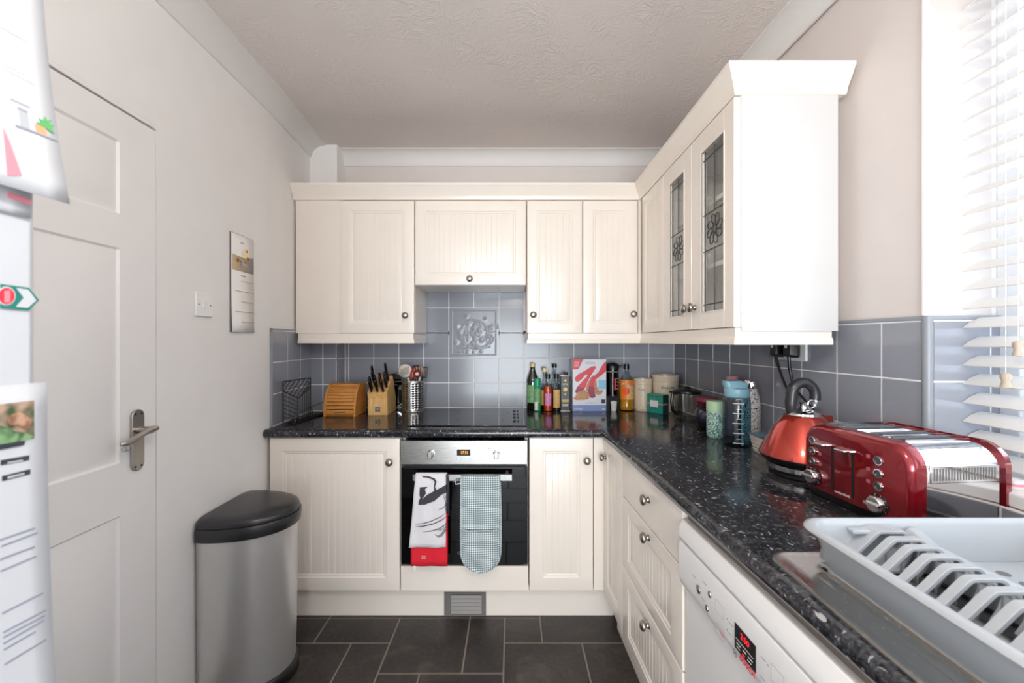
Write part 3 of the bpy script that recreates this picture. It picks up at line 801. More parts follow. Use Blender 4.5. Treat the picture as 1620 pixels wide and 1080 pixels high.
def rwu(label, ya, yb, hollow):
    t = thing('wall_cabinet', label, 'cabinet', (XU, yb, 0), RU); w = yb-ya
    carcass(t, 0, w, U0, U1, .021, .315, hollow, 'cabin' if hollow else 'cream')
    if hollow:
        for z in (1.59, 1.825): ob('shelf', B().box(.017, w-.017, .05, .306, z, z+.016), 'cabin', t, smooth=0)
    return t, w
t, w = rwu('narrow cream cabinet with grooved door in the corner of the right wall', y2_+.001, y3_, False)
panel_door('door', w-.003, U0+.001, U1-.004, t, .0015, mg=.052)
t, w = rwu('glazed cream double wall cabinet with two leaded flower doors on the right wall', yN, y2_-.001, True)
wf, wn_ = y2_-.001-y1_-.001, y1_-.001-yN
glazed_door(t, wf, U0+.001, U1-.004, .075, wf-.068, 1.425, 1.997, wf-.028)
o2 = glazed_door(t, wn_, U0+.001, U1-.004, .080, wn_-.062, 1.425, 1.997, .028); o2.location.x = w-wn_
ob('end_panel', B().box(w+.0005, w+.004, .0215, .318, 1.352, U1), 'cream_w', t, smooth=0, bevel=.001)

# crockery behind the glass
def mug(name, loc, r, h, mat, label, group=None, deco=None):
    t = thing(name, label, 'crockery', loc, 0, group)
    ob('bowl', B().lathe([(r*.7, 0), (r*.75, .004), (r, h*.35), (r*1.02, h), (r*.94, h), (r*.9, h*.4), (r*.6, .008), (0, .008)], (0, 0, 0), 20), mat, t, smooth=50)
    if deco:
        b = B()
        for k, (a, z) in enumerate(deco): b.lathe([(.006, 0), (0, .002)], (0, 0, 0), 6)
    return t
for i, (x, y, z, r, h, lb) in enumerate((
    (.80, 1.40, 1.842, .045, .075, 'white china mug on the top shelf behind the nearer glass door, lower of the pair'),
    (.80, 1.40, 1.922, .040, .070, 'white china mug with red and green sprig, stacked behind the nearer glass door'),
    (.84, 1.50, 1.842, .050, .10, 'white china jug at the back of the top shelf, nearer glass door'),
    (.80, 1.69, 1.842, .05, .06, 'white china bowl on the top shelf behind the farther glass door'),
    (.84, 1.75, 1.607, .055, .075, 'white china bowl on the middle shelf behind the farther glass door'),
    (.85, 1.38, 1.381, .04, .09, 'white china mug on the bottom shelf behind the nearer glass door'))):
    mm = mug('china_mug' if i != 3 and i != 4 else 'china_bowl', (x, y, z), r, h, 'mugw', lb)
    if i == 1:
        for k, (a, dz, mt) in enumerate(((-2.6, .02, 'redink'), (-2.35, .03, 'greenink'), (-2.9, .035, 'greenink'), (-2.2, .018, 'redink'), (-2.5, .045, 'greenink'))):
            ob('sprig', B().lathe([(0, -.0005), (.006, -.0004), (.006, .0004), (0, .0006)], (0, 0, 0), 8, 'x'), mt, mm, loc=(r*1.03*math.cos(a), r*1.03*math.sin(a), dz+.01), rz=a)

# ------------------------------------------------------------------ window, blind
wn = thing('window_1', '', 'window', (1.225, .33, 1.0)); del wn['label']; del wn['category']; wn['kind'] = 'structure'
ob('window_frame', B().box(0, .07, -.74, -.68, 0, 1.28).box(0, .07, .66, .71, 0, 1.28).box(0, .07, -.68, .66, 0, .05).box(0, .07, -.68, .66, 1.22, 1.28).box(0, .07, -.03, .03, .05, 1.22), 'upvc', wn, smooth=0, bevel=.004)
ob('sash_frame', B().box(.012, .055, .605, .655, .055, 1.215).box(.012, .055, .035, .085, .055, 1.215).box(.012, .055, .085, .605, .055, .10).box(.012, .055, .085, .605, 1.17, 1.215), 'upvc', wn, smooth=0, bevel=.004)
ob('window_pane', B().box(.03, .034, .08, .61, .09, 1.18).box(.03, .034, -.68, -.03, .05, 1.22), 'winpane', wn, smooth=0)
bl = thing('venetian_blind', 'white wooden venetian blind hanging in the window recess', 'blind', (1.127, .33, 1.0))
slat_me = None
for k in range(27):
    z = 1.0+.0397+.0467*k-.0205+.0205
    z = 1.3527+.0467*(k-7)
    if slat_me is None:
        b = B(); pr = [(0, 0), (.018, .0135), (.043, .0245), (.0425, .0272), (.0175, .0163), (-.0012, .0022)]
        b.prism(pr, -.70, .697, 'y')
        o = ob('slat', b, 'slat', bl, loc=(0, 0, z-1.0), smooth=40); slat_me = o.data
    else:
        o = bpy.data.objects.new('slat', slat_me); COL.objects.link(o); o.parent = bl; o.location = (0, 0, z-1.0)
ob('headrail', B().box(0, .05, -.70, .697, 1.235, 1.275), 'slat', bl, bevel=.003)
ob('bottom_rail', B().box(0, .045, -.70, .697, .004, .016), 'slat', bl, bevel=.003)
for yy in (.46, -.06, -.55): ob('ladder_cord', B().tube([(.002, yy, .01), (.002, yy, 1.24)], .0009, 5).tube([(.043, yy, .01), (.043, yy, 1.24)], .0009, 5), 'white', bl)
for yy, z in ((.575, .300), (.598, .228)):
    c = ob('pull_cord', B().tube([(-.012, yy, z+.02), (-.012, yy, 1.24)], .0008, 5), 'white', bl)
    ob('acorn', B().lathe([(.004, .034), (.0085, .030), (.0095, .024), (.0065, .014), (.009, .004), (.010, 0), (0, -.001)], (-.012, yy, z-.012), 14), 'handlew', c)
# unseen glazed opening behind the camera, added to let in fill light
pd = thing('rear_fill_opening', '', 'window', (-.05, -3.15, 0)); del pd['label']; del pd['category']; pd['kind'] = 'structure'
ob('window_frame', B().box(-.9, -.84, -.03, .03, 0, 2.2).box(.84, .9, -.03, .03, 0, 2.2).box(-.03, .03, -.03, .03, 0, 2.2).box(-.84, .84, -.03, .03, 2.12, 2.2), 'upvc', pd, smooth=0)

# ------------------------------------------------------------------ hob
t = thing('ceramic_hob', 'black glass ceramic hob set in the worktop above the oven', 'hob', (-.51, 1.985, ZT))
ob('glass_top', B().box(0, .58, 0, .50, 0, .005), 'hobglass', t, bevel=.002)
for cx, cy, r in ((.15, .14, .088), (.15, .36, .07), (.40, .14, .07), (.40, .36, .09)):
    ob('ring', B().lathe([(r, .0051), (r, .0054), (r-.0016, .0054), (r-.0016, .0051)], (cx, cy, 0), 48, caps=False), 'hobring', t, smooth=0)
b = B()
for k in range(4): b.box(.515, .530, .07+.1*k, .13+.1*k, .0051, .0056).box(.538, .546, .07+.1*k, .13+.1*k, .0051, .0056)
ob('control_print', b, 'blackmat', t, smooth=0)

# ------------------------------------------------------------------ items on the worktop: back left
t = thing('wire_rack', 'black geometric wire rack in the corner by the left wall', 'rack', (-1.112, 1.995, ZT))
ang = math.atan2(.022, .225)
t.rotation_euler = (0, 0, PI/2-ang)
def wires(segs, r=.0017):
    b = B()
    for s in segs: b.tube([(p[0], p[1], p[2]) for p in s], r, 6)
    return b
L_, H_ = .228, .214
ob('outer_frame', wires([[(0, 0, .004), (0, 0, H_)], [(0, 0, H_), (L_, 0, H_)], [(L_, 0, H_), (L_, 0, .004)], [(0, 0, .006), (L_, 0, .006)]], .003), 'wire', t)
mx_ = .118; mz_ = .118; vl = .170; vr = .163
segs = [[(0, 0, vl), (mx_, 0, mz_)], [(mx_, 0, mz_), (L_, 0, vr)], [(mx_, 0, mz_), (mx_, 0, .006)]]
ob('fold_lines', wires(segs, .0028), 'wire', t)
segs = []
for k in range(1, 7):   # lower left: slanting down to the right
    z = vl-.021*k
    if z > .01: segs.append([(0, 0, z), (mx_, 0, max(.006, z-.050))])
for k in range(1, 6):   # lower right: uprights
    x = mx_+(L_-mx_)*k/6; segs.append([(x, 0, .006), (x, 0, mz_+(vr-mz_)*k/6)])
for k in range(1, 11):  # top: slanting up to the right
    x0 = -.05+.026*k
    a = (max(0, x0), 0, 0)
    zb = vl+(mz_-vl)*min(1, max(0, x0)/mx_) if x0 < mx_ else mz_+(vr-mz_)*(x0-mx_)/(L_-mx_)
    sx0 = max(0, x0); z0 = zb+(0 if x0 >= 0 else (-x0)*.8)
    dx = min(L_-sx0, (H_-z0)/.8)
    if dx > .008: segs.append([(sx0, 0, z0), (sx0+dx, 0, z0+.8*dx)])
ob('hatch_wires', wires(segs, .0019), 'wire', t)
ob('base_tray', wires([[(0, 0, .006), (.03, -.036, .006)], [(.03, -.036, .006), (L_+.12, -.032, .006)], [(L_+.12, -.032, .006), (L_+.08, 0, .006)], [(L_, 0, .006), (L_+.08, 0, .006)],
    [(.04, -.033, .006), (.06, -.038, .055)], [(.06, -.038, .055), (L_+.09, -.034, .075)], [(L_+.09, -.034, .075), (L_+.10, -.032, .006)], [(.18, -.036, .066), (.2, -.032, .006)]], .002)
   .box(.03, L_+.11, -.032, -.002, .001, .004), 'wire', t)

t = thing('bread_bin', 'small wooden roll-top bread bin beside the wire rack', 'bread bin', (-1.028, 2.235, ZT))
w, dp, h = .175, .17, .172
def prof_bin(s=1.0, off=0):
    p = [(off, .0)]
    for k in range(13):
        a = PI/2*k/12; p.append((.10-(.10-off)*math.cos(a)+0, .02+(h-.02-off)*math.sin(a)))
    p += [(dp, h-off), (dp, 0)]
    return p
for x0 in (0, w-.013): ob('side_panel', B().prism(prof_bin(), x0, x0+.013, 'x'), 'bamboo', t, bevel=.002)
ob('back_panel', B().box(.013, w-.013, dp-.012, dp, 0, h-.002).box(.013, w-.013, .02, dp, 0, .012).box(.013, w-.013, .085, dp, h-.014, h-.003), 'bamboo', t, smooth=0, bevel=.001)
ob('front_rail', B().box(.013, w-.013, .007, .016, .010, .035), 'bamboo', t, bevel=.002)
for k in range(9):
    a0, a1 = PI/2*(k/9)*.92+.04, PI/2*((k+.86)/9)*.92+.04
    q = lambda a, o: (.10-(.092-o)*math.cos(a), .035+(h-.045-o)*math.sin(a))
    ob('slat', B().prism([q(a0, 0), q((a0+a1)/2, -.0015), q(a1, 0), q(a1, .007), q(a0, .007)], .0135, w-.0135, 'x'), 'bamboo', t, bevel=.0008, seg=1)
ob('finger_slot', B().box(w/2-.03, w/2+.03, .005, .008, .020, .027), 'brown', t, bevel=.002)

t = thing('round_pan_lid', 'dark round glass pan lid with a steel rim leaning behind the knife block', 'lid', (-.735, 2.482, ZT+.003))
mm = Matrix.Rotation(math.radians(-12), 4, 'X')
ob('glass_disc', B().lathe([(0, -.012), (.05, -.009), (.092, 0), (.092, .003), (.05, -.005), (0, -.008)], (0, 0, .102), 40, 'y', caps=False).xf(mm), 'smoke', t, smooth=60)
ob('steel_rim', B().tube([(.096*math.cos(2*PI*k/40), 0, .102+.096*math.sin(2*PI*k/40)) for k in range(40)], .005, 8, True).xf(mm), 'chrome', t)

t = thing('knife_block', 'pale wooden knife block with slanted top and black-handled knives', 'knife block', (-.797, 2.272, ZT), .03)
bp = [(0, 0), (0, .094), (-.012, .128), (.106, .214), (.118, .205), (.185, .075), (.185, 0)]
ob('block', B().prism(bp, 0, .108, 'x'), 'block', t, bevel=.002)
ob('front_plate', B().box(.001, .107, -.0025, .0005, .001, .091), 'block', t, bevel=.001)
eb = ob('emblem_plate', B().box(.040, .068, -.0035, -.002, .022, .050), 'grey', t)
text('emblem_mark', 'V', .016, 'lab_white', eb, (.054, -.0037, .036))
# knives: separate things held in the block
nrm = Vector((0, -.59, .807)); along = Vector((0, .807, .59))
kn = [(.022, .012, .085), (.054, .012, .085), (.086, .012, .088), (.018, .036, .085), (.046, .040, .088), (.072, .040, .085), (.097, .046, .088), (.026, .066, .10), (.092, .072, .088), (.022, .092, .115), (.060, .078, .075), (.094, .104, .125)]
lbls = ['front left', 'front middle', 'front right', 'second row far left', 'second row middle left', 'second row middle right', 'second row far right',
        'third row left', 'third row right', 'back row left, tall', 'third row middle, short', 'back row right, tallest']
root0 = Matrix.Translation((-.797, 2.272, ZT)) @ Matrix.Rotation(.03, 4, 'Z')
for i, (x, s, ln) in enumerate(kn):
    p = Vector((x, -.012, .128))+along*s
    wp = root0 @ p
    kt = thing('kitchen_knife', 'black-handled knife in the wooden block, '+lbls[i], 'knife', wp, .03, 'knives in the wooden block')
    # local frame: z axis leaning along nrm
    q = Vector((0, 0, 1)).rotation_difference(nrm).to_matrix().to_4x4()
    hb = []
    for h_, wy, wx in ((0.001, .008, .006), (.010, .010, .0065), (ln*.4, .009, .0065), (ln*.75, .012, .007), (ln*.93, .012, .007), (ln, .006, .004)):
        hb.append([(wx*math.cos(2*PI*k/12), wy*math.sin(2*PI*k/12)-.004*math.sin(PI*h_/ln), h_) for k in range(12)])
    ob('handle', B().rings(hb).xf(q), 'black', kt, smooth=60)
    ob('bolster', B().box(-.0045, .0045, -.009, .009, -.0015, .0035).xf(q), 'dark', kt)

# utensil pot
t = thing('utensil_pot', 'perforated stainless steel utensil pot beside the hob', 'pot', (-.585, 2.432, ZT))
def perforated():
    b = B(); R = .066; cols_ = 40; rows_ = 26; H0, H1 = 0, .178; vs = []; fs = []
    holes = set()
    for c in range(cols_):
        for r in range(rows_):
            if r % 2 == 1 and 2 < r < 24 and c % 2 == 1 and (c//2) % 5 != 4: holes.add((c, r))
    for r in range(rows_+1):
        for c in range(cols_):
            a = 2*PI*c/cols_; vs.append((R*math.cos(a), R*math.sin(a), H0+(H1-H0)*r/rows_))
    for r in range(rows_):
        for c in range(cols_):
            q = [r*cols_+c, r*cols_+(c+1) % cols_, (r+1)*cols_+(c+1) % cols_, (r+1)*cols_+c]
            if (c, r) not in holes: fs.append(tuple(q))
    return b.add(vs, fs)
o = ob('pot_body', perforated(), 'steel', t, smooth=80)
m = o.modifiers.new('solid', 'SOLIDIFY'); m.thickness = .0012
ob('rim', B().lathe([(.066, .176), (.0685, .178), (.0675, .181), (.065, .179)], (0, 0, 0), 40, caps=False), 'chrome', t)
ob('inner_shade', B().lathe([(.0625, .008), (.0625, .17)], (0, 0, 0), 32, caps=False), 'blackmat', t)  # black cylinder added to paint the shade seen through the holes
ob('base', B().lathe([(.066, 0), (.068, .002), (.066, .006), (.0, .006)], (0, 0, 0), 40), 'steel', t)
PC = Vector((-.585, 2.432, ZT))
def utensil(name, label, top, foot=(0, 0), mat='black', r=.004, h=None):
    t = thing(name, label, 'utensil', (PC.x+foot[0], PC.y+foot[1], ZT+.008)); d = Vector(top)-Vector((foot[0], foot[1], .008))
    ob('handle', B().tube([(0, 0, .002), tuple(d*.5), tuple(d)], [r, r, r*1.3], 8), mat, t)
    return t, d
t, d = utensil('slotted_skimmer', 'cream nylon skimmer with slotted round head in the utensil pot', (-.022, -.03, .20), (.01, .0), 'utg', .0055)
hd = []
f = lambda u, v: (d.x-.012+u, d.y-.006-.012*(1-(u*u+v*v)/.0018), d.z+.035+v)
b = B(); N = 14
rows_ = []
for i in range(9):
    rr = .040*i/8; rows_.append([(d.x-.014+rr*math.cos(2*PI*k/24), d.y-.010-.014*math.cos(rr/.04*1.3), d.z+.040+rr*math.sin(2*PI*k/24)*.98) for k in range(24)])
b.rings(rows_, True, False)
o = ob('head', b, 'utg', t); m = o.modifiers.new('s', 'SOLIDIFY'); m.thickness = .0025
b = B()
for k in range(7):
    z = -.020+.0062*k; hwid = math.sqrt(max(0, .036**2-z*z))*.9
    b.tube([(d.x-.014-hwid*.2+ -hwid*.6, d.y-.027+abs(z)*.15, d.z+.036+z-.009), (d.x-.014+hwid*.8, d.y-.027+abs(z)*.15, d.z+.036+z+.012)], .0013, 5)
ob('slots', b, 'grey', t)
t, d = utensil('black_spatula', 'black nylon spatula lying out to the left of the utensil pot', (-.075, -.005, .198), (.03, .01), 'black')
ob('blade', B().prism([(-.0, -.004), (-.02, -.010), (-.075, .004), (-.078, .016), (-.03, .024), (0, .01)], -.002, .002, 'y'), 'black', t, loc=tuple(d), bevel=.001)
t, d = utensil('balloon_whisk', 'black wire balloon whisk at the top of the utensil pot', (.010, .03, .215), (.0, .02), 'black')
b = B()
for k in range(5):
    a = PI*k/5; ca, sa = math.cos(a), math.sin(a)
    b.tube([(d.x+.026*math.sin(q)*ca*1.0, d.y+.026*math.sin(q)*sa, d.z+.055*(1-math.cos(q))/2) for q in [2*PI*j/20 for j in range(20)]], .0013, 5, True)
ob('wire_loops', b, 'wire', t)
t, d = utensil('wooden_fork', 'brown wooden fork standing in the utensil pot', (.028, .0, .205), (.01, .01), 'uwood', .006)
fk = [(-.012, -.02), (.012, -.02), (.026, .018), (.029, .052), (.021, .054), (.017, .026), (.012, .028), (.012, .056), (.004, .057), (.003, .028), (-.003, .028), (-.005, .056), (-.013, .054), (-.012, .028), (-.017, .026), (-.022, .050), (-.028, .046), (-.024, .015)]
ob('head', B().prism(fk, -.003, .003, 'y'), 'uwood', t, loc=tuple(d), bevel=.001)
def scissor(name, label, x, z, tilt, mat, rx=.013, rz=.022):
    t = thing(name, label, 'utensil', (PC.x+x, PC.y-.045, ZT+.10))
    ob('loop', B().tube([(rx*math.cos(2*PI*k/20)+tilt*rz*math.sin(2*PI*k/20), 0, z-.10+rz*math.sin(2*PI*k/20)) for k in range(20)], .0042, 8, True), mat, t)
    ob('shank', B().tube([(0, 0, z-.10-rz), (0, .01, .0)], .0045, 8), 'black', t)
    return t
t = scissor('kitchen_scissors', 'scissors with a long red loop handle in the utensil pot', .008, .222, .15, 'red', .012, .026)
ob('yellow_inlay', B().tube([(-.003, 0, .105), (.003, 0, .142)], .003, 6), 'gold', t)
t = scissor('peeler', 'black and red loop-handled pizza cutter in the utensil pot', .036, .222, 0, 'black', .017, .019)
ob('red_wheel', B().lathe([(.013, -.003), (.014, 0), (.013, .003)], (.002, .002, .122), 20, 'y'), 'red', t)
ob('white_face', B().lathe([(.009, -.0045), (.009, -.003)], (-.003, .002, .122), 16, 'y'), 'utg', t)
t, d = utensil('metal_spatula', 'pale silicone spatula handle standing at the right of the utensil pot', (.045, -.03, .212), (.03, -.01), 'utg', .005)
ob('tip', B().lathe([(.006, 0), (.005, .012), (0, .014)], tuple(d), 12), 'utg', t)
t, d = utensil('slotted_turner', 'black slotted turner leaning out of the right side of the utensil pot', (.058, .0, .195), (.02, .0), 'black')
b = B().box(-.014, .022, -.0015, .0015, 0, .006).box(-.012, .018, -.0015, .0015, .060, .066)
for k in range(5): b.box(-.014+.0082*k, -.0105+.0082*k, -.0015, .0015, .004, .062)
ob('slotted_blade', b, 'black', t, loc=tuple(d), rot=(0, .12, 0))

# ------------------------------------------------------------------ bottles
def bottle(name, label, x, y, prof, mat, cap=None, capmat='black', lab=None, labmat='lab_white', liquid=None, liqmat=None, sq=1.0, cat='bottle', seg=28):
    t = thing(name, label, cat, (x, y, ZT+.0005))
    ob('glass_body', B().lathe(prof, (0, 0, 0), seg), mat, t, smooth=50)
    if cap:
        r, z0, z1 = cap; ob('cap', B().lathe([(r, z0), (r, z1-.002), (r-.002, z1), (0, z1)], (0, 0, 0), 20), capmat, t, smooth=40)
    if lab:
        r, z0, z1, a = lab; ob('label', B().lathe([(r, z0), (r, z1)], (0, 0, 0), 20, caps=False, arc=(-PI/2-a, -PI/2+a)), labmat, t, smooth=60)
    if liquid:
        ob('liquid', B().lathe(liquid, (0, 0, 0), 20), liqmat, t, smooth=50)
    return t
t = bottle('olive_oil_bottle', 'tall dark olive oil bottle with a cream cap, leftmost of the bottles', .125, 2.478,
    [(.032, 0), (.036, .004), (.0365, .165), (.033, .185), (.016, .235), (.013, .262), (.013, .266)], 'oil', (.0155, .258, .279), 'tanc', (.0372, .045, .150, 1.3), 'lab_g')
text('label_print', 'OLIVE', .018, 'lab_tan', t, (0, 0, .118), bendr=.0378, rot=(0, 0, 0))
ob('neck_badge', B().lathe([(.031, .178), (.0255, .200)], (0, 0, 0), 20, caps=False, arc=(-PI/2-.8, -PI/2+.8)), 'lab_red', t)
t = bottle('mint_sauce_bottle', 'small green bottle with a bright green cap in front of the olive oil', .150, 2.427,
    [(.019, 0), (.021, .003), (.021, .128), (.018, .138), (.011, .145), (.011, .152)], 'greenp', (.0195, .148, .192), 'greenc', (.0215, .05, .13, 1.2), 'lab_g')
ob('white_panel', B().lathe([(.0218, .008), (.0218, .055)], (0, 0, 0), 12, caps=False, arc=(-PI/2-.9, -PI/2+.1)), 'lab_white', t)
bottle('vinegar_bottle', 'clear bottle with a pale yellow stopper behind the chilli sauce', .196, 2.468,
    [(.025, 0), (.027, .003), (.027, .135), (.022, .155), (.0105, .185), (.0105, .235)], 'clear', (.0145, .228, .252), 'creamc', (.0275, .03, .12, 1.3), 'lab_tan', [(.024, .004), (.024, .10), (0, .10)], 'brown_l')
bottle('chilli_sauce_bottle', 'square-shouldered bottle of orange chilli sauce with a pink label', .212, 2.424,
    [(.023, 0), (.0255, .003), (.0255, .135), (.021, .152), (.0105, .165), (.0105, .198)], 'clear', (.0145, .190, .218), 'black', (.0260, .035, .105, .75), 'lab_pink', [(.0235, .003), (.0238, .13), (.018, .146), (0, .148)], 'orange_l')
bottle('tall_vinegar_bottle', 'tall clear bottle with black cap behind the tan-labelled bottle', .257, 2.488,
    [(.025, 0), (.027, .003), (.027, .15), (.021, .175), (.0095, .20), (.0095, .258)], 'clear', (.0150, .252, .274), 'black', None, None, [(.024, .004), (.024, .07), (0, .07)], 'brown_l')
bottle('tan_labelled_bottle', 'clear bottle with black cap and tall tan label beside the black tin', .262, 2.424,
    [(.021, 0), (.024, .003), (.024, .132), (.019, .152), (.0105, .165), (.0105, .198)], 'clear', (.0145, .190, .218), 'black', (.0246, .022, .128, .95), 'lab_tan', [(.0218, .003), (.022, .12), (0, .12)], 'brown_l')
t = thing('olive_oil_tin', 'narrow black rectangular oil tin with silver rim between bottles and cereal box', 'tin', (.286, 2.418, ZT))
ob('tin_body', B().box(0, .056, 0, .045, .003, .208), 'black', t, bevel=.003)
ob('rim', B().box(-.001, .057, -.001, .046, 0, .004).box(-.001, .057, -.001, .046, .206, .211), 'chrome', t, bevel=.001)
ob('cap', B().lathe([(.011, .211), (.011, .226), (.009, .229), (0, .229)], (.034, .022, 0), 16), 'black', t)
text('label_print', 'SITIA', .0145, 'lab_white', t, (.028, -.0005, .158))
ob('gold_print', B().lathe([(.008, -.0008), (0, -.001)], (.028, 0, .180), 5, 'y').lathe([(.013, -.0008), (0, -.001)], (.028, 0, .128), 7, 'y').lathe([(.005, -.0008), (0, -.001)], (.028, 0, .100), 8, 'y')
   .box(.008, .048, -.0008, 0, .062, .068).box(.010, .046, -.0008, 0, .053, .058), 'gold', t, smooth=0)
ob('silver_print', B().box(.010, .046, -.0008, 0, .038, .041).box(.012, .044, -.0008, 0, .030, .033), 'lab_white', t, smooth=0)

# cereal box
t = thing('cereal_box', 'silver grey cereal box with a big red letter K', 'box', (.356, 2.415, ZT))
CW, CH = .198, .306
ob('carton', B().box(0, CW, 0, .065, 0, CH), 'cereal', t, bevel=.001)
ob('blue_band', B().box(.0005, CW-.0005, -.0008, .0002, .001, .037), 'cer_blue', t, smooth=0)
sc = .198/555; 
def cp_(px, py): return ((px-130)*sc, CH-(py-90)*CH/880)
def flat(name, pts, mat, parent, y=-.0008, cv=cp_): return ob(name, B().prism([cv(*p) for p in pts], y, y+.0007, 'y'), mat, parent, smooth=0)
flat('corner_banner', [(131, 92), (305, 92), (238, 240), (215, 262), (131, 262)], 'cer_red', t)
flat('letter_k', [(505, 205), (440, 215), (330, 285), (215, 350), (172, 400), (172, 450), (210, 478), (270, 440), (340, 355), (375, 350), (365, 385), (300, 450), (240, 520), (190, 590), (172, 640), (185, 660), (290, 635), (335, 580), (385, 450), (430, 370), (510, 240)], 'cer_red', t)
flat('letter_k', [(683, 130), (650, 150), (600, 225), (555, 310), (500, 360), (440, 390), (418, 440), (395, 560), (375, 690), (440, 730), (505, 725), (495, 640), (490, 540), (500, 440), (560, 395), (640, 330), (683, 290)], 'cer_red', t)
flat('letter_k_shadow', [(400, 545), (375, 690), (420, 740), (470, 745), (510, 722), (495, 640), (490, 560)], 'cer_dark', t, -.0012)
flat('letter_k_shadow', [(215, 545), (190, 590), (172, 640), (185, 660), (290, 635), (325, 590)], 'cer_dark', t, -.0012)
flat('blue_panel', [(550, 440), (684, 445), (684, 590), (545, 600), (560, 520)], 'cer_lb', t, -.0014)
flat('cereal_picture', [(135, 745), (170, 735), (200, 655), (270, 630), (330, 610), (390, 650), (410, 700), (400, 760), (330, 775), (260, 780), (175, 780)], 'flake', t, -.0016)
flat('cereal_picture', [(350, 620), (355, 540), (395, 460), (425, 400), (480, 350), (440, 420), (400, 520), (380, 640)], 'flake', t, -.0018)
flat('cereal_picture', [(490, 560), (500, 440), (520, 430), (530, 560), (560, 620), (640, 615), (600, 680), (540, 695), (490, 650)], 'flake', t, -.0018)
flat('dark_square', [(603, 768), (668, 768), (668, 835), (603, 835)], 'ink', t, -.001)
for i, s in enumerate(('CRISPIER', 'TASTIER', 'FLAKES')): text('banner_lettering', s, .0105, 'lab_white', t, cp_(200-4*i, 143+32*i)[:1]+(-.0012,)+cp_(200, 143+32*i)[1:], sx=.75)
p = cp_(420, 155); text('heading_lettering', 'SPECIAL', .019, 'line', t, (p[0], -.001, p[1]), sx=.85)
p = cp_(415, 828); text('flavour_lettering', 'The Original', .011, 'line', t, (p[0], -.001, p[1]))
p = cp_(225, 925); text('maker_lettering', "Kellogg's", .0155, 'lab_white', t, (p[0], -.0011, p[1]), shear=.2)
ob('tick_print', B().prism([cp_(*q) for q in ((615, 920), (640, 935), (665, 915), (668, 925), (640, 952), (615, 935))], -.0014, -.0008), 'lab_white', t, smooth=0)

# coffee press
t = thing('coffee_press', 'black hand coffee press between the cereal box and the orange squash', 'coffee maker', (.599, 2.448, ZT))
ob('base_ring', B().lathe([(.039, .085), (.040, .09), (.039, .096), (0, .096)], (0, 0, 0), 28).box(-.039, -.030, -.012, .012, 0, .09).box(.030, .039, -.012, .012, 0, .09).box(-.039, .039, .02, .03, 0, .09), 'black', t, smooth=40)
ob('chamber', B().lathe([(.036, .096), (.036, .245)], (0, 0, 0), 28, caps=False), 'smoke', t, smooth=60)
ob('inner_tube', B().lathe([(.028, .10), (.028, .215), (.010, .222), (.010, .24), (0, .24)], (0, 0, 0), 24), 'black', t, smooth=50)
ob('red_scale', B().box(.002, .010, -.0375, -.0365, .125, .195), 'redink', t)
ob('scale_print', B().box(.016, .022, -.0345, -.0335, .13, .134).box(.016, .022, -.0345, -.0335, .15, .154).box(.016, .022, -.0345, -.0335, .17, .174).box(.016, .022, -.0345, -.0335, .19, .194), 'pinkink', t)
ob('lid', B().lathe([(.039, .245), (.039, .262), (.034, .276), (.018, .284), (0, .286)], (0, 0, 0), 28).tube([(.03, 0, .262), (.058, -.005, .262)], .007, 8), 'black', t, smooth=50)
ob('band', B().lathe([(.0365, .228), (.0385, .230), (.0385, .234), (.0365, .236)], (0, 0, 0), 28, caps=False), 'grey', t)
t = thing('white_cup', 'small pale cup standing under the coffee press', 'cup', (.604, 2.440, ZT))
ob('cup_body', B().lathe([(.015, 0), (.016, .004), (.020, .055), (.018, .055), (.0145, .006), (0, .006)], (0, 0, 0), 24), 'mugw', t, smooth=50)

t = bottle('orange_squash_bottle', 'bottle of orange squash with an orange label and dark cap', .683, 2.452,
    [(.036, 0), (.041, .006), (.0415, .03), (.039, .05), (.0405, .06), (.0405, .17), (.036, .19), (.018, .215), (.014, .235), (.014, .25)], 'clear', (.0165, .245, .275), 'black', (.0415, .068, .183, 1.5), 'lab_or', [(.034, .003), (.0395, .008), (.0398, .03), (.0375, .05), (.039, .06), (.039, .075), (0, .075)], 'squash')
ob('peach_panel', B().lathe([(.0418, .069), (.0418, .145)], (0, 0, 0), 14, caps=False, arc=(-PI/2-.2, -PI/2+1.3)), 'lab_peach', t)
b = B(); 
def bend(b, R, yoff=0):
    out = []
    for x, y, z in b.v:
        a = x/R; out.append(((R-y)*math.sin(a), -(R-y)*math.cos(a), z))
    b.v = out; return b
ob('orange_print', bend(B().lathe([(.022, -.0006), (.018, -.0008), (.010, -.0009), (0, -.001)], (-.014, 0, .118), 24, 'y'), .0422), 'oran', t)
ob('name_band', bend(B().prism([(-.042, .160), (-.026, .168), (-.006, .163), (.012, .148), (.018, .138), (.012, .130), (.002, .143), (-.014, .153), (-.03, .157), (-.042, .150)], -.001, 0), .0424), 'tealdk', t)
tm = text('name_lettering', 'ROBINSONS', .0085, 'lab_white', t, (0, 0, .157), bendr=.0436, rot=(0, 0, 0)); tm.rotation_euler = (0, .30, -.25)
ob('leaf_print', bend(B().prism([(.016, .128), (.026, .124), (.028, .112), (.020, .115)], -.001, 0).prism([(.018, .10), (.022, .108), (.024, .085), (.020, .082)], -.001, 0), .0424), 'greenink', t)

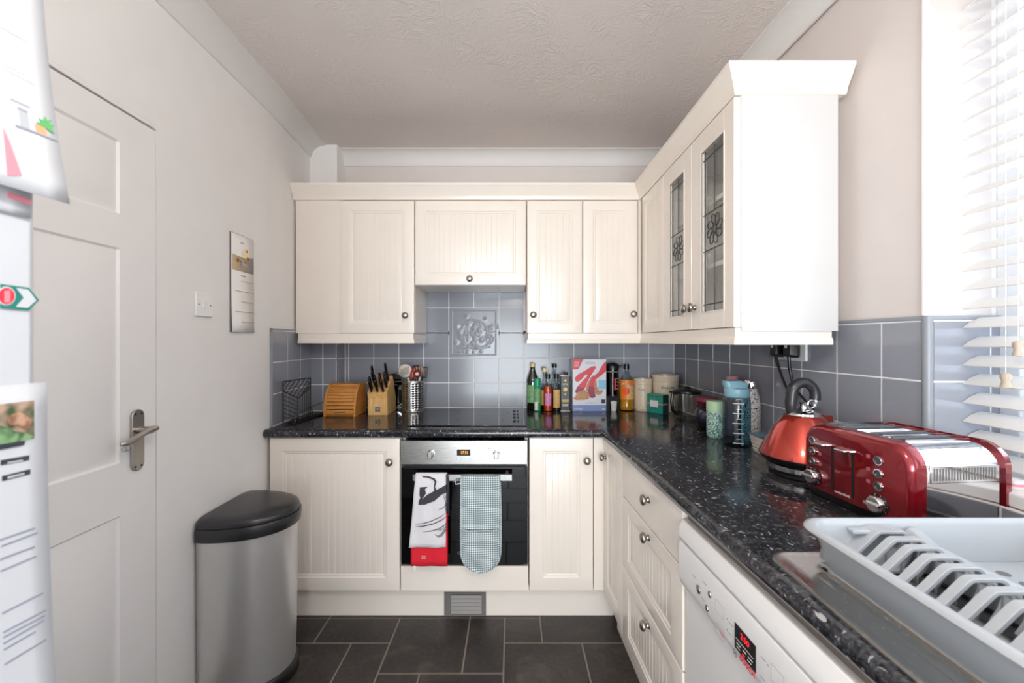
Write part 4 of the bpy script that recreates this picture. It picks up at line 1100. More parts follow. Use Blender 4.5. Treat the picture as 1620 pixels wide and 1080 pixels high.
# canisters
def canister(label, x, y, r0, r1, h, word, size):
    t = thing('canister', label, 'canister', (x, y, ZT)); b = B()
    pr = [(r0*.97, 0), (r0, .004), (r0+.0005, .012), (r0+.002, .014), (r0+.0005, .016), (r0+.001, .026), (r0+.003, .028), (r0+.0012, .030)]
    pr += [(r0+(r1-r0)*.8, h*.82), (r0+(r1-r0)*.8+.002, h*.83), (r0+(r1-r0)*.8, h*.84), (r1-.001, h-.012), (r1+.001, h-.006), (r1, h), (r1-.004, h), (r1-.005, h-.01), (r0-.004, .01), (0, .01)]
    ob('body', b.lathe(pr, (0, 0, 0), 40), 'canister', t, smooth=40)
    rr = r0+(r1-r0)*.6+.002
    if word: tx = text('lettering', word, size, 'grey', t, (0, 0, h*.67), bendr=rr, rot=(0, 0, 0), ext=.0003)
    return t
t = canister('cream enamel tea canister, the smaller of the two', .782, 2.462, .051, .0545, .190, 'Tea', .026)
t.rotation_euler = (0, 0, -.45)
t = canister('large cream enamel biscuit canister in the corner', .914, 2.450, .069, .078, .213, 'Biscuits', .026); t.rotation_euler = (0, 0, -.15)
t = thing('tea_tin', 'square teal tea box with a pale label and pink band', 'tin', (.785, 2.386, ZT), -.93)
tw, td, th = .100, .060, .108
ob('box_body', B().box(0, tw, 0, td, 0, th), 'teal', t, bevel=.002)
ob('dark_side', B().box(tw-.0002, tw+.0006, .002, td-.002, .002, th-.002), 'tealdk', t, smooth=0)
ob('lid_line', B().box(-.0005, tw+.0005, -.0005, td+.0005, th-.022, th-.0208), 'gold', t, smooth=0)
ob('pink_band', B().box(-.0002, tw+.001, -.001, 0, .052, .058).box(tw, tw+.0012, 0, td*.75, .050, .058), 'pink', t, smooth=0)
ob('label', B().box(.020, .072, -.0016, -.0008, .036, .074), 'lab_white', t, smooth=0)

# glass jug, red-lidded tub, navy pot
t = thing('glass_jug', 'fluted glass jug with black lid and handle against the right wall', 'jug', (.925, 2.17, ZT))
rg = []
for z, r in ((0, .052), (.006, .058), (.05, .060), (.13, .066), (.138, .066)):
    rg.append([((r+.0022*math.cos(16*a))*math.cos(a), (r+.0022*math.cos(16*a))*math.sin(a), z) for a in [2*PI*k/96 for k in range(96)]])
ob('glass_body', B().rings(rg), 'cupclear', t, smooth=60)
ob('glass_foot', B().lathe([(.05, .001), (.05, .012), (.03, .018), (0, .02)], (0, 0, 0), 24), 'cupclear', t)
ob('lid', B().lathe([(.069, .138), (.071, .144), (.069, .150), (.05, .158), (.02, .162), (.012, .172), (0, .174)], (0, 0, 0), 36).prism([(-.07, .02), (-.095, 0), (-.07, -.02)], .140, .148, 'z'), 'black', t, smooth=40)
ob('handle', B().tube([(-.062, -.02, .14), (-.088, -.028, .138), (-.094, -.03, .10), (-.086, -.028, .05), (-.06, -.02, .03)], .008, 10), 'black', t)
t = thing('food_tub', 'clear food tub with a dark red lid behind the navy pot', 'tub', (.945, 1.995, ZT))
ob('tub_body', B().lathe([(.040, 0), (.042, .003), (.048, .125), (.046, .125), (.04, .005), (0, .005)], (0, 0, 0), 28), 'cupclear', t, smooth=50)
ob('lid', B().lathe([(.052, .122), (.053, .130), (.048, .139), (.02, .142), (0, .142)], (0, 0, 0), 28), 'cer_dark', t, smooth=40)
bpy.data.objects[t.children[-1].name].data.materials[0] = M['applered']
t = thing('navy_pot', 'round navy glazed pot with pale speckles beside the mint cup', 'pot', (.905, 1.890, ZT))
ob('pot_body', B().lathe([(.028, 0), (.032, .003), (.050, .025), (.063, .055), (.062, .08), (.050, .10), (.040, .106), (.042, .116), (.038, .118), (.034, .105), (0, .10)], (0, 0, 0), 36), 'navy', t, smooth=50)
t = thing('travel_cup', 'squat mint floral travel cup with a pale green lid', 'cup', (.872, 1.760, ZT))
ob('cup_body', B().lathe([(.028, 0), (.034, .006), (.036, .02), (.036, .116), (0, .116)], (0, 0, 0), 32), 'floral', t, smooth=40)
ob('lid', B().lathe([(.0365, .115), (.0365, .150), (.034, .156), (0, .157)], (0, 0, 0), 32), 'mint', t, smooth=40)
t = thing('blue_water_bottle', 'large clear blue water bottle with straw and pale blue lid', 'bottle', (.885, 1.62, ZT))
ob('bottle_body', B().lathe([(.044, 0), (.049, .004), (.050, .012), (.050, .18), (.046, .193), (.040, .198)], (0, 0, 0), 40), 'bluepl', t, smooth=50)
ob('lid', B().lathe([(.042, .190), (.045, .194), (.045, .222), (.044, .226), (0, .23)], (0, 0, 0), 36), 'bluelid', t, smooth=40)
ob('mouthpiece', B().rings([rrect(-.044, .040, -.022, .022, .015, .224), rrect(-.052, .036, -.024, .024, .015, .246), rrect(-.050, .020, -.020, .020, .015, .256)]), 'bluelid', t, smooth=50)
ob('straw', B().tube([(.012, -.02, .004), (.012, -.02, .20)], .0042, 10), 'bluelid', t)
b = B()
for k in range(5):
    z = .018+.038*k
    b.add(*(lambda q: (q.v, q.f))(B().lathe([(.0506, z), (.0506, z+.003)], (0, 0, 0), 8, caps=False, arc=(-PI/2-.75, -PI/2+.05))))
    b.add(*(lambda q: (q.v, q.f))(B().lathe([(.0506, z+.017), (.0506, z+.019)], (0, 0, 0), 5, caps=False, arc=(-PI/2-.5, -PI/2-.15))))
ob('volume_marks', b, 'lab_white', t)
t = thing('pink_bottle', 'pink metal drinks bottle behind the blue water bottle', 'bottle', (.972, 1.815, ZT))
ob('bottle_body', B().lathe([(.033, 0), (.035, .003), (.035, .16), (.030, .19), (.022, .215), (.021, .22), (0, .22)], (0, 0, 0), 32), 'pink', t, smooth=50)
ob('cap', B().lathe([(.0245, .218), (.0245, .252), (.022, .258), (0, .259)], (0, 0, 0), 28), 'pink', t, smooth=40)
t = thing('speckled_bottle', 'white speckled metal drinks bottle with a steel cap', 'bottle', (.975, 1.676, ZT))
ob('bottle_body', B().lathe([(.033, 0), (.035, .003), (.035, .15), (.031, .185), (.024, .208), (.0225, .22), (0, .22)], (0, 0, 0), 32), 'terrazzo', t, smooth=50)
ob('cap', B().lathe([(.023, .219), (.0235, .222), (.0235, .250), (.021, .254), (0, .255)], (0, 0, 0), 28), 'chrome', t, smooth=40)
t = thing('butter_dish', 'ribbed cream stoneware dish with a blue-grey lid behind the kettle', 'dish', (.955, 1.495, ZT))
rg = []
for z, e in ((0, 0), (.004, .002), (.012, .004), (.014, .0025), (.024, .006), (.026, .0045), (.036, .008), (.038, .0065), (.048, .010), (.060, .012)):
    rg.append(rrect(-.050-e, .045+e*.3, -.055-e, .055+e, .02, z))
rg += [rrect(-.058, .044, -.063, .063, .02, .060), rrect(-.050, .040, -.05, .05, .02, .01)]
ob('dish_body', B().rings(rg), 'butter', t, smooth=50)
ob('lid', B().rings([rrect(-.060, .03, -.005, .068, .012, .0605), rrect(-.062, .03, -.006, .070, .012, .064), rrect(-.05, .025, .0, .06, .012, .067)]), 'bgl', t, smooth=50)

# ------------------------------------------------------------------ socket and plugs on the right wall
def rw(u): return (WR(YB)+math.sin(-0)*0+.030*u, YB-u)   # point on the tile face, u metres towards the camera
def wall_thing(name, label, cat, u, z):
    x, y = rw(u); return thing(name, label, cat, (x-.0005, y, z), angR)
t = wall_thing('double_socket', 'white double wall socket on the grey tiles under the wall cabinet', 'socket', .952, 1.250)
ob('plate', B().box(0, .146, -.009, 0, 0, .086), 'white', t, bevel=.003)
ob('rocker', B().box(.012, .024, -.012, -.008, .060, .076), 'white', t, bevel=.001); ob('rocker', B().box(.122, .134, -.012, -.008, .060, .076), 'white', t, bevel=.001)
for i, (u, lb, pts) in enumerate(((.955, 'black plug with cable, left one in the double socket', [(.022, -.035, .0), (.03, -.032, -.03), (.050, -.028, -.08), (.085, -.026, -.14), (.13, -.03, -.20), (.17, -.05, -.25), (.19, -.06, -.30)]),
    (1.030, 'black plug with cable, right one in the double socket', [(.022, -.036, .0), (.022, -.034, -.04), (.03, -.030, -.09), (.055, -.024, -.13), (.10, -.016, -.17), (.16, -.010, -.23), (.21, -.0075, -.29)]))):
    t = wall_thing('plug', lb, 'plug', u, 1.262)
    ob('plug_body', B().rings([[(x, -.010, z) for x, z in ((0, .006), (.006, 0), (.038, 0), (.044, .006), (.044, .050), (.040, .054), (.004, .054), (0, .050))],
                               [(x, -.026, z) for x, z in ((0, .006), (.006, 0), (.038, 0), (.044, .006), (.044, .050), (.040, .054), (.004, .054), (0, .050))],
                               [(x, -.046, z) for x, z in ((.005, .010), (.010, .005), (.034, .005), (.039, .010), (.036, .045), (.034, .048), (.010, .048), (.008, .045))]]), 'black', t, bevel=.003)
    ob('white_sticker', B().box(.014, .026, -.0472, -.0458, .034, .044), 'lab_white', t)
    ob('cable', B().tube([(p[0], p[1], p[2]+.006) for p in pts], [.0062, .0055]+[.0042]*(len(pts)-2), 8), 'black', t, smooth=60)

# ------------------------------------------------------------------ kettle
t = thing('kettle', 'metallic red pyramid kettle with a grey arched handle beside the toaster', 'kettle', (.902, 1.272, ZT))
ob('power_base', B().lathe([(.088, 0), (.092, .003), (.092, .012), (.086, .018), (0, .018)], (0, 0, 0), 48), 'black', t, smooth=40)
ob('chrome_band', B().lathe([(.095, .0185), (.098, .020), (.099, .034), (.095, .036), (0, .036)], (0, 0, 0), 48), 'chrome', t, smooth=40)
ob('lower_band', B().lathe([(.098, .036), (.112, .046), (.1195, .056), (.1195, .060), (0, .060)], (0, 0, 0), 48), 'black', t, smooth=40)
ob('body', B().lathe([(.1195, .0605), (.118, .066), (.105, .095), (.088, .128), (.070, .158), (.055, .178), (.048, .184), (0, .184)], (0, 0, 0), 64), 'kettlered', t, smooth=50)
ob('lid', B().lathe([(.046, .184), (.044, .190), (.030, .198), (.012, .203), (.010, .215), (.012, .222), (0, .224)], (0, 0, 0), 36), 'chrome', t, smooth=40)
w_ = B(); rg = []
for z, r, hwid in ((.072, .117, .010), (.078, .1145, .017), (.11, .0985, .018), (.14, .083, .014), (.152, .0765, .012), (.156, .074, .008)):
    rg.append([((r-.002)*math.sin(a) if 0 else 0, 0, 0) for a in (0,)])
def gauge(off, k=1.0):
    A = -PI/2+.10; rows = []
    for z, r, hwid in ((.070, .1165, .010), (.076, .1138, .018), (.11, .0975, .019), (.14, .0812, .015), (.154, .0728, .010)):
        zz = .113+(z-.113)*k; rr = r+(z-zz)*-.0+off
        rr = .1195-(zz-.0605)*.515+off if zz < .12 else .0885-(zz-.1265)*.60+off
        rows.append([(rr*math.cos(A+hwid*k*s/rr), rr*math.sin(A+hwid*k*s/rr), zz) for s in (-1, -.5, 0, .5, 1)])
    return B().grid(rows)
o = ob('gauge_frame', gauge(.0015, 1.0), 'chrome', t); m = o.modifiers.new('s', 'SOLIDIFY'); m.thickness = .004
o = ob('water_gauge', gauge(.003, .82), 'butter', t); m = o.modifiers.new('s', 'SOLIDIFY'); m.thickness = .003
# arched handle in a vertical plane turned a little
arc = []
for k in range(15):
    a = PI*1.12-(PI*1.22)*k/14; arc.append((.0335*math.cos(a), 0, .243+.040*math.sin(a)*(1.0)))
hp = [(-.030, 0, .178), (-.034, 0, .200), (-.0355, 0, .222)]+arc[1:]
hm = Matrix.Rotation(-.15, 4, 'Z')
ob('handle', B().tube([tuple(hm @ Vector(p)) for p in hp], [.015, .0165, .017]+[.0165]*4+[.0155]*4+[.0150]*6, 16), 'grey_handle' if 'grey_handle' in M else 'lidblack', t, smooth=60)
ob('lid_bracket', B().tube([(.012, -.006, .196), (.030, -.01, .212), (.032, -.01, .235)], .006, 10).tube([(.012+.010*math.cos(2*PI*k/16), -.016, .218+.012*math.sin(2*PI*k/16)) for k in range(16)], .003, 8, True), 'chrome', t)
ob('spout', B().rings([[(.05, .03, .150), (.05, -.03, .150), (.045, -.02, .186), (.045, .02, .186)], [(.085, .012, .165), (.085, -.012, .165), (.082, -.010, .182), (.082, .010, .182)]]), 'kettlered', t, smooth=40)

# ------------------------------------------------------------------ toaster
TA = math.atan2(-.28, .026)
t = thing('toaster', 'metallic red and chrome four-slice toaster in front of the window', 'toaster', (.800, 1.13, ZT), TA)
TL, TD, TH = .281, .245, .193
def tprof(x0, x1, z0, z1, r, n=8):
    p = [(x0, z0)]
    for k in range(n+1): a = PI-PI/2*k/n; p.append((x0+r+r*math.cos(a), z1-r+r*math.sin(a)))
    for k in range(n+1): a = PI/2-PI/2*k/n; p.append((x1-r+r*math.cos(a), z1-r+r*math.sin(a)))
    p.append((x1, z0)); return p
def shell(y0, y1, e0, e1, z0=.022, inset=0):
    rr = []
    for y, e in ((y0, e0), (y0+(y1-y0)*.15, (e0+e1)*.3), (y0+(y1-y0)*.45, min(e0, e1)*.3), (y1, e1)):
        rr.append([(x, y, z) for x, z in tprof(e, TL-e, z0, TH-e, .052-e*.3)])
    return B().rings(rr)
ob('black_base', B().rings([rrect(.012, TL-.012, .008, TD-.008, .02, 0), rrect(.008, TL-.008, .004, TD-.004, .02, .005), rrect(.004, TL-.004, .002, TD-.002, .02, .024)]), 'black', t, smooth=40)
ob('front_panel', shell(0, .036, .012, 0), 'applered', t, smooth=45)
ob('back_panel', B().rings([[(x, y, z) for x, z in tprof(e, TL-e, .022, TH-e, .05)] for y, e in ((TD-.022, 0), (TD-.006, .002), (TD, .010))]), 'applered', t, smooth=45)
mid = B().rings([[(x, y, z) for x, z in tprof(.006, TL-.006, .024, TH-.006, .05)] for y in (.036, TD-.022)])
body = ob('chrome_body', mid, 'chrome', t, smooth=45)
for k, x in enumerate((.045, .095, .160, .210)):
    s = ob('slot', B().box(x-.014, x+.014, .055, .205, TH-.0065, TH-.0045), 'blackmat', t, smooth=0)
    ob('slot_guard', B().box(x-.016, x-.0135, .050, .21, TH-.006, TH-.001).box(x+.0135, x+.016, .050, .21, TH-.006, TH-.001), 'chrome', s, smooth=0)
vp = ob('vent_panel', B().box(TL-.007, TL-.003, .048, .212, .112, .150), 'chrome', t, bevel=.002)
b = B()
for k in range(22): y = .056+.0068*k; b.box(TL-.0035, TL-.0024, y, y+.0026, .118, .144)
ob('vent_slots', b, 'grey', vp, smooth=0)
for x, z in ((.034, .147), (.034, .119), (.034, .092), (.213, .144), (.213, .115), (.213, .087)):
    bt = ob('button', B().lathe([(.0105, 0), (.0105, -.003), (.008, -.003), (.008, -.0045)], (x, -.0, z), 20, 'y', caps=False), 'chrome', t)
    ob('button_face', B().lathe([(.008, 0), (.0078, -.0025), (0, -.003)], (x, 0, z), 18, 'y'), 'btn', bt)
for x, z, r in ((.036, .052, .019), (.212, .046, .019)):
    dk = ob('dial_surround', B().lathe([(r*1.25, 0), (r*1.25, -.0015), (0, -.0015)], (x, 0, z), 28, 'y'), 'black', t)
    ob('dial', B().lathe([(r, -.001), (r*.97, -.012), (r*.85, -.015), (0, -.015)], (x, 0, z), 28, 'y').box(x-r*.9, x+r*.9, -.021, -.014, z-.0035, z+.0035), 'chrome', dk, bevel=.001)
    b = B()
    for q in range(8):
        a = -.6+q*.62; b.box(x+r*1.13*math.cos(a)-.0008, x+r*1.13*math.cos(a)+.0008, -.0022, -.0014, z+r*1.13*math.sin(a)-.0008, z+r*1.13*math.sin(a)+.0008)
    ob('dial_marks', b, 'lab_white', dk)
for x in (.094, .150): ob('lever_slot', B().box(x-.0028, x+.0028, -.0012, .004, .036, .147), 'blackmat', t, smooth=0)
for x in (.078, .140): ob('lever', B().rings([[(x-.022, -.0, .152), (x+.018, -.0, .152), (x+.018, -.0, .146), (x-.022, -.0, .146)], [(x-.016, -.026, .150), (x+.012, -.026, .150), (x+.012, -.026, .145), (x-.016, -.026, .145)]]), 'chrome', t, bevel=.0015)
for x, z in ((.056, .117), (.056, .090), (.188, .147), (.188, .118), (.188, .090)):
    ob('icon', B().box(x-.004, x+.004, -.0008, 0, z+.0028, z+.004).box(x-.004, x+.004, -.0008, 0, z-.004, z-.0028).box(x-.004, x-.0028, -.0008, 0, z-.0028, z+.0028).box(x+.0028, x+.004, -.0008, 0, z-.0028, z+.0028).box(x-.001, x+.001, -.0008, 0, z-.002, z+.002), 'icon', t, smooth=0)
text('brand_lettering', 'morphy richards', .0085, 'lab_white', t, (.122, -.0010, .036), sx=.75)

# ------------------------------------------------------------------ sink drainer and dish rack
t = thing('sink_drainer', 'stainless steel drainer top of the sink under the dish rack', 'sink', (.487, .795, ZT), 0)
rg = [rrect(0, .50, -1.15, 0, .035, .0005), rrect(.002, .498, -1.148, -.002, .035, .0045), rrect(.007, .493, -1.143, -.007, .033, .0048), rrect(.012, .488, -1.138, -.012, .032, .0022)]
ob('tray', B().rings(rg), 'sink', t, smooth=50)
for k in range(9):
    x = .055+.045*k; ob('drain_ridge', B().lathe([(0, 0), (.0001, 0)], (x, -.1, .002), 4) if 0 else B().rings([[(x-.012*s, -.07-.02*q, .0023), (x, -.07-.02*q, .0023+.0035*(q > 0)), (x+.012*s, -.07-.02*q, .0023)] for q, s in ((0, .3), (.5, 1), (18, 1), (18.5, .3))]), 'sink', t, smooth=60)
ob('corner_recess', B().tube([(.075, -.36, .0035), (.075, -.07, .0035), (.085, -.05, .0035), (.11, -.045, .0035)], .0035, 8), 'sink', t, smooth=60)

RKA = math.radians(2)
t = thing('dish_rack', 'light grey plastic dish drainer rack standing on the sink', 'dish rack', (.527, .768, ZT+.006), 0)
RW, RD, RH = .475, .385, .074
def rk(e, z, r, dip=0): return rrect(e, RW-e, -RD+e, -e*.6, max(.006, r), z, 6)
rings_ = [rk(.034, 0, .03), rk(.030, .010, .032), rk(.020, .045, .036), rk(.010, .066, .04), rk(.0, .066, .042), rk(-.003, .070, .043), rk(-.001, .0745, .043), rk(.006, .0765, .042), rk(.014, .0745, .040), rk(.019, .066, .036), rk(.026, .040, .034), rk(.036, .004, .03)]
b = B().rings(rings_, False, False)
ob('tub', b, 'lgrey', t, smooth=50)
ix0, ix1, iy0, iy1 = .033, RW-.033, -RD+.033, -.022
fl = B().box(ix0, .075, iy0, iy1, 0, .004).box(.195, ix1, iy0, iy1, 0, .004).box(.075, .195, iy1-.03, iy1, 0, .004)
ob('rack_floor', fl, 'lgrey', t, smooth=0)
bt = B(); 
for k in range(9):
    y = -.06-.033*k; bt.lathe([(.0, .0041), (.0095, .0044), (.0095, .0041)], (.32, y, 0), 14)
    bt.lathe([(.0, .0041), (.0095, .0044), (.0095, .0041)], (.37, y-.01, 0), 14)
ob('drain_holes', bt, 'grey', t, smooth=0)
rib = [(.042, .008), (.045, .022), (.085, .034), (.116, .064), (.124, .069), (.166, .069), (.174, .064), (.186, .040), (.178, .018), (.166, .004)]
ribi = [(.042, .004), (.047, .016), (.089, .029), (.120, .058), (.126, .063), (.164, .063), (.169, .060), (.179, .040), (.172, .020), (.160, .004)]
ys_ = [-.036-.0292*k for k in range(11)]
for k, y in enumerate(ys_):
    hwid = .0065 if k else .018
    yy0 = y if k else y+.012
    b = B(); 
    b.rings([[(p[0], yy, p[1]) for p in rib]+[(p[0], yy, p[1]) for p in reversed(ribi)] for yy in (yy0-hwid, yy0+hwid)])
    # far leg of the arch, joined at the top
    b.box(.118, .124, y-.006, y+.006, .002, .066) if 0 else None
    b.tube([(.145, y+.006, .066), (.145, y+.007, .004)], .0016, 6)
    ob('plate_rib', b, 'lgrey', t, bevel=.0012, seg=1)
b = B().rings([[(.190, y, .002), (.188, y, h_), (.193, y, h_+.006), (.208, y, h_+.006), (.213, y, h_), (.215, y, .002)] for y, h_ in ((-.020, .060), (-.030, .058), (-.06, .046), (-RD+.03, .044))])
ob('divider', b, 'lgrey', t, bevel=.002)
ob('corner_bracket', B().prism([(.085, .05), (.130, .064), (.130, .060), (.085, .02)], -.030, -.020, 'y') if 0 else B().box(.085, .150, -.032, -.018, .058, .0655), 'lgrey', t, bevel=.002)

t = thing('folded_cloth', 'white folded cloth with a pink edge on the sill behind the toaster', 'cloth', (1.082, .985, 1.0005))
ob('cloth_body', B().rings([rrect(0, .038, -.10, 0, .012, 0), rrect(-.003, .041, -.103, .003, .014, .009), rrect(.002, .036, -.098, -.002, .012, .018)]), 'towel', t, smooth=60)
ob('pink_edge', B().rings([rrect(-.004, .042, -.104, .004, .014, .007), rrect(-.005, .043, -.105, .005, .015, .0095), rrect(-.004, .042, -.104, .004, .014, .012)], False, False), 'pinkink', t, smooth=60)

# ------------------------------------------------------------------ towel and oven glove on the oven handle
HY = YD-.046    # handle centre line in y
def drape(x0, x1, ztop, zf, zb, n=14, wav=.003, edge=None, yoff=0, m=18):
    """cloth over the bar: rows from the back bottom over the bar to the front bottom"""
    rows = []
    path_ = [(HY+.013, zb), (HY+.013, ztop-.004), (HY+.009, ztop+.003), (HY, ztop+.006), (HY-.010, ztop+.003), (HY-.014-yoff, ztop-.006)]
    for k in range(1, m): path_.append((HY-.014-yoff-.002*math.sin(k*.4), ztop-.006+(zf-ztop+.006)*k/(m-1)))
    for j, (y, z) in enumerate(path_):
        row = []
        for i in range(n+1):
            s = i/n; f = max(0, j-5)/m
            l, r = (edge(f) if edge else (0, 0))
            x = x0+l+(x1+r-x0-l)*s
            row.append((x, y-wav*f*math.sin(s*9+z*20)-wav*.5*f*math.cos(s*17), z))
        rows.append(row)
    return rows
tx0, tx1 = -.438, -.291
t = thing('tea_towel', 'white tea towel with black ink drawing and red hem on the oven handle', 'towel', (0, 0, 0)); t.location = ((tx0+tx1)/2, HY, .714)
def rel(b): return b.xf(Matrix.Translation((-(tx0+tx1)/2, -HY, -.714)))
def eL(f): return (.0-.03*f, -.004*f)
rows = drape(tx0, tx1-.006, .714, .388, .56, edge=eL)
def z_of(f, b0=.714-.006, b1=.388): return b0+(b1-b0)*f
o = ob('white_cloth', rel(B().grid(rows)), 'towel', t, smooth=80); m = o.modifiers.new('s', 'SOLIDIFY'); m.thickness = .0022
rows = drape(tx0+.0, tx1-.002, .714, .300, .50, edge=lambda f: (-.03*f if f < .5 else -.022, .0), yoff=-.0045, wav=.002)
o = ob('red_cloth', rel(B().grid([r for r in rows if r[0][2] < .56])), 'towelr', t, smooth=80); m = o.modifiers.new('s', 'SOLIDIFY'); m.thickness = .002
o = ob('dark_back', rel(B().grid(drape(tx0+.012, tx1+.004, .695, .45, .52, yoff=-.0035, edge=lambda f: (.0, .0))[:9])), 'toweld', t); m = o.modifiers.new('s', 'SOLIDIFY'); m.thickness = .002
YF = HY-.0225
def tp(px, py):   # drawing coordinates of the towel print (6x crop) to metres on the cloth
    X = (650+px/6-810)/347.5; Z = 1.32-((730+py/6)-540)/347.5
    return X, Z
def ink(name, pts, mat='toweld', y=YF): return ob(name, rel(B().prism([tp(*p) for p in pts], y, y+.0006, 'y')), mat, t, smooth=0)
ink('ink_drawing', [(78, 395), (140, 395), (230, 360), (300, 300), (350, 280), (352, 195), (330, 215), (240, 262), (160, 305), (120, 340), (100, 330), (85, 355)])
ink('ink_drawing', [(110, 125), (180, 130), (232, 150), (250, 180), (236, 225), (245, 265), (228, 270), (226, 215), (232, 180), (215, 160), (160, 140), (125, 138)])
ink('ink_drawing', [(92, 232), (165, 228), (140, 250), (150, 290), (125, 330), (98, 340), (88, 300)])
ink('ink_drawing', [(338, 110), (358, 108), (362, 200), (355, 420), (345, 470), (335, 440), (345, 300), (340, 200)])
b = B()
def stroke(pts, w):
    P2 = [tp(*p) for p in pts]; b.tube([(x, YF+.0003, z) for x, z in P2], [w*.5]+[w*1.5]*(len(P2)-2)+[w*.3], 5)
stroke([(45, 582), (120, 575), (200, 552), (280, 515), (345, 470)], .0009)
stroke([(45, 604), (130, 598), (220, 578), (300, 540), (348, 500)], .0011)
stroke([(120, 652), (200, 645), (280, 620), (335, 580), (350, 540)], .0009)
stroke([(230, 675), (265, 695), (300, 670), (335, 610), (350, 560)], .0011)
stroke([(262, 705), (300, 690), (335, 640), (350, 590)], .0009)
stroke([(270, 440), (310, 430), (340, 395), (352, 350)], .0009); stroke([(310, 300), (330, 350), (340, 420), (335, 460)], .0010); stroke([(240, 630), (290, 635), (330, 600)], .0009)
stroke([(35, 640), (45, 650), (50, 640)], .0006); stroke([(330, 640), (345, 655), (335, 670)], .0006); stroke([(320, 290), (345, 340), (352, 400)], .0010)
ob('ink_strokes', rel(b), 'toweld', t)
p = tp(125, 885); text('red_hem_lettering', 'TRUE', .0085, 'lab_white', t, (p[0]-(tx0+tx1)/2, YF+.0038-HY, p[1]-.714))
p = tp(125, 903); text('red_hem_lettering', 'STAR', .0085, 'lab_white', t, (p[0]-(tx0+tx1)/2, YF+.0038-HY, p[1]-.714))
ob('white_tab', rel(B().box(-.448, -.434, YF+.004, YF+.0046, .284, .305)), 'towel', t, smooth=0)

gx0, gx1 = -.233, -.050; gc = (gx0+gx1)/2
t = thing('oven_glove', 'double oven glove in green gingham hanging over the oven handle', 'oven glove', (gc, HY, .714))
def relg(b): return b.xf(Matrix.Translation((-gc, -HY, -.714)))
def outline(z, hw=.0885, zb=.277, R=.085):
    if z > zb+R: return hw+.002*math.sin((z-.3)*9)
    d = zb+R-z; return hw*math.sqrt(max(0, 1-(d/R)**2))
def gl(z0, z1, y_, th, n=26, m=24, side=0):
    fr_, bk = [], []
    for j in range(n+1):
        z = z1+(z0-z1)*j/n; hw_ = max(.004, outline(z)); r1 = []
        for i in range(m+1):
            s = -1+2*i/m; bul = th*(1-s**4)*(.75+.25*math.sin(z*60+s*3)) ; r1.append((gc+hw_*s, y_-bul-.0035*math.sin(z*38+s*2)*(1-s*s), z))
        fr_.append(r1)
    return fr_
fr_ = gl(.2775, .714, HY-.016, .010, n=60)
over = [[(gc+.0885*(-1+2*i/24), y, z) for i in range(25)] for y, z in ((HY+.016, .60), (HY+.016, .694), (HY+.010, .703), (HY, .708), (HY-.010, .705))]
o = ob('glove_body', relg(B().grid(over[3:]+fr_)), 'ging', t, smooth=80); m = o.modifiers.new('s', 'SOLIDIFY'); m.thickness = .004
o = ob('glove_back', relg(B().grid([[(x, y, z) for x, y, z in r] for r in over[:4]])), 'gingd', t, smooth=80); m = o.modifiers.new('s', 'SOLIDIFY'); m.thickness = .006
pk = gl(.2775, .476, HY-.021, .015, n=40)
pk = [[(x, y, z-(.008*(1-((x-gc)/.0885)**2) if j < 2 else 0)) for x, y, z in r] for j, r in enumerate(pk)]
o = ob('hand_pocket', relg(B().grid(pk)), 'ging', t, smooth=80); m = o.modifiers.new('s', 'SOLIDIFY'); m.thickness = .003
bd = [(gc-.0885, HY-.018, .714)]
for j in range(1, 16): bd.append((gc-outline(.714-(.714-.362)*j/15), HY-.018, .714-(.714-.362)*j/15))
for k in range(1, 16): a = PI+PI*k/16; bd.append((gc+.0885*math.cos(a), HY-.019, .362+.085*math.sin(a)))
for j in range(16): z = .333+(.714-.362)*j/15; bd.append((gc+outline(z), HY-.018, z))
ob('binding', relg(B().tube(bd, .0042, 8)), 'gingb', t, smooth=80)
ob('pocket_binding', relg(B().tube([(x, y-.002, z) for x, y, z in pk[0]], .0034, 8)), 'gingb', t, smooth=80)
ob('hanging_loop', relg(B().tube([(gc-.088, HY-.014, .69), (gc-.105, HY-.02, .694), (gc-.118, HY-.02, .686), (gc-.112, HY-.02, .675), (gc-.088, HY-.018, .678)], .0032, 8)), 'ging', t)

# ------------------------------------------------------------------ bin
bx_, by_ = WL(1.64)+.012, 1.632
t = thing('kitchen_bin', 'half-round brushed steel pedal bin with a black lid against the left wall', 'bin', (bx_, by_, 0))
def dring(z, hwid, dep, sh=0, n=32, r=.02):
    pts = []
    # flat back at x=0 from -hwid to hwid, half-ellipse front
    for k in range(n+1):
        a = -PI/2+PI*k/n; pts.append((.035+(dep-.035)*max(0, math.cos(a))**.85, hwid*math.sin(a), z))
    pts += [(0.004, hwid-.004, z), (0, hwid-.012, z), (0, -hwid+.012, z), (.004, -hwid+.004, z)]
    return pts
ob('steel_body', B().rings([dring(.045, .158, .262), dring(.2, .160, .266), dring(.605, .163, .272)]), 'bin_steel', t, smooth=60)
ob('black_foot', B().rings([dring(0, .160, .272), dring(.004, .163, .276), dring(.040, .162, .272), dring(.048, .157, .262)]), 'black', t, smooth=50)
ob('lid_band', B().rings([dring(.600, .168, .280), dring(.603, .170, .283), dring(.640, .171, .286), dring(.646, .169, .283)]), 'lidblack', t, smooth=50)
ob('lid', B().rings([dring(.646, .165, .278), dring(.652, .167, .281), dring(.668, .163, .274), dring(.676, .150, .255), dring(.679, .12, .21), dring(.680, .06, .12)]), 'lidblack', t, smooth=50)

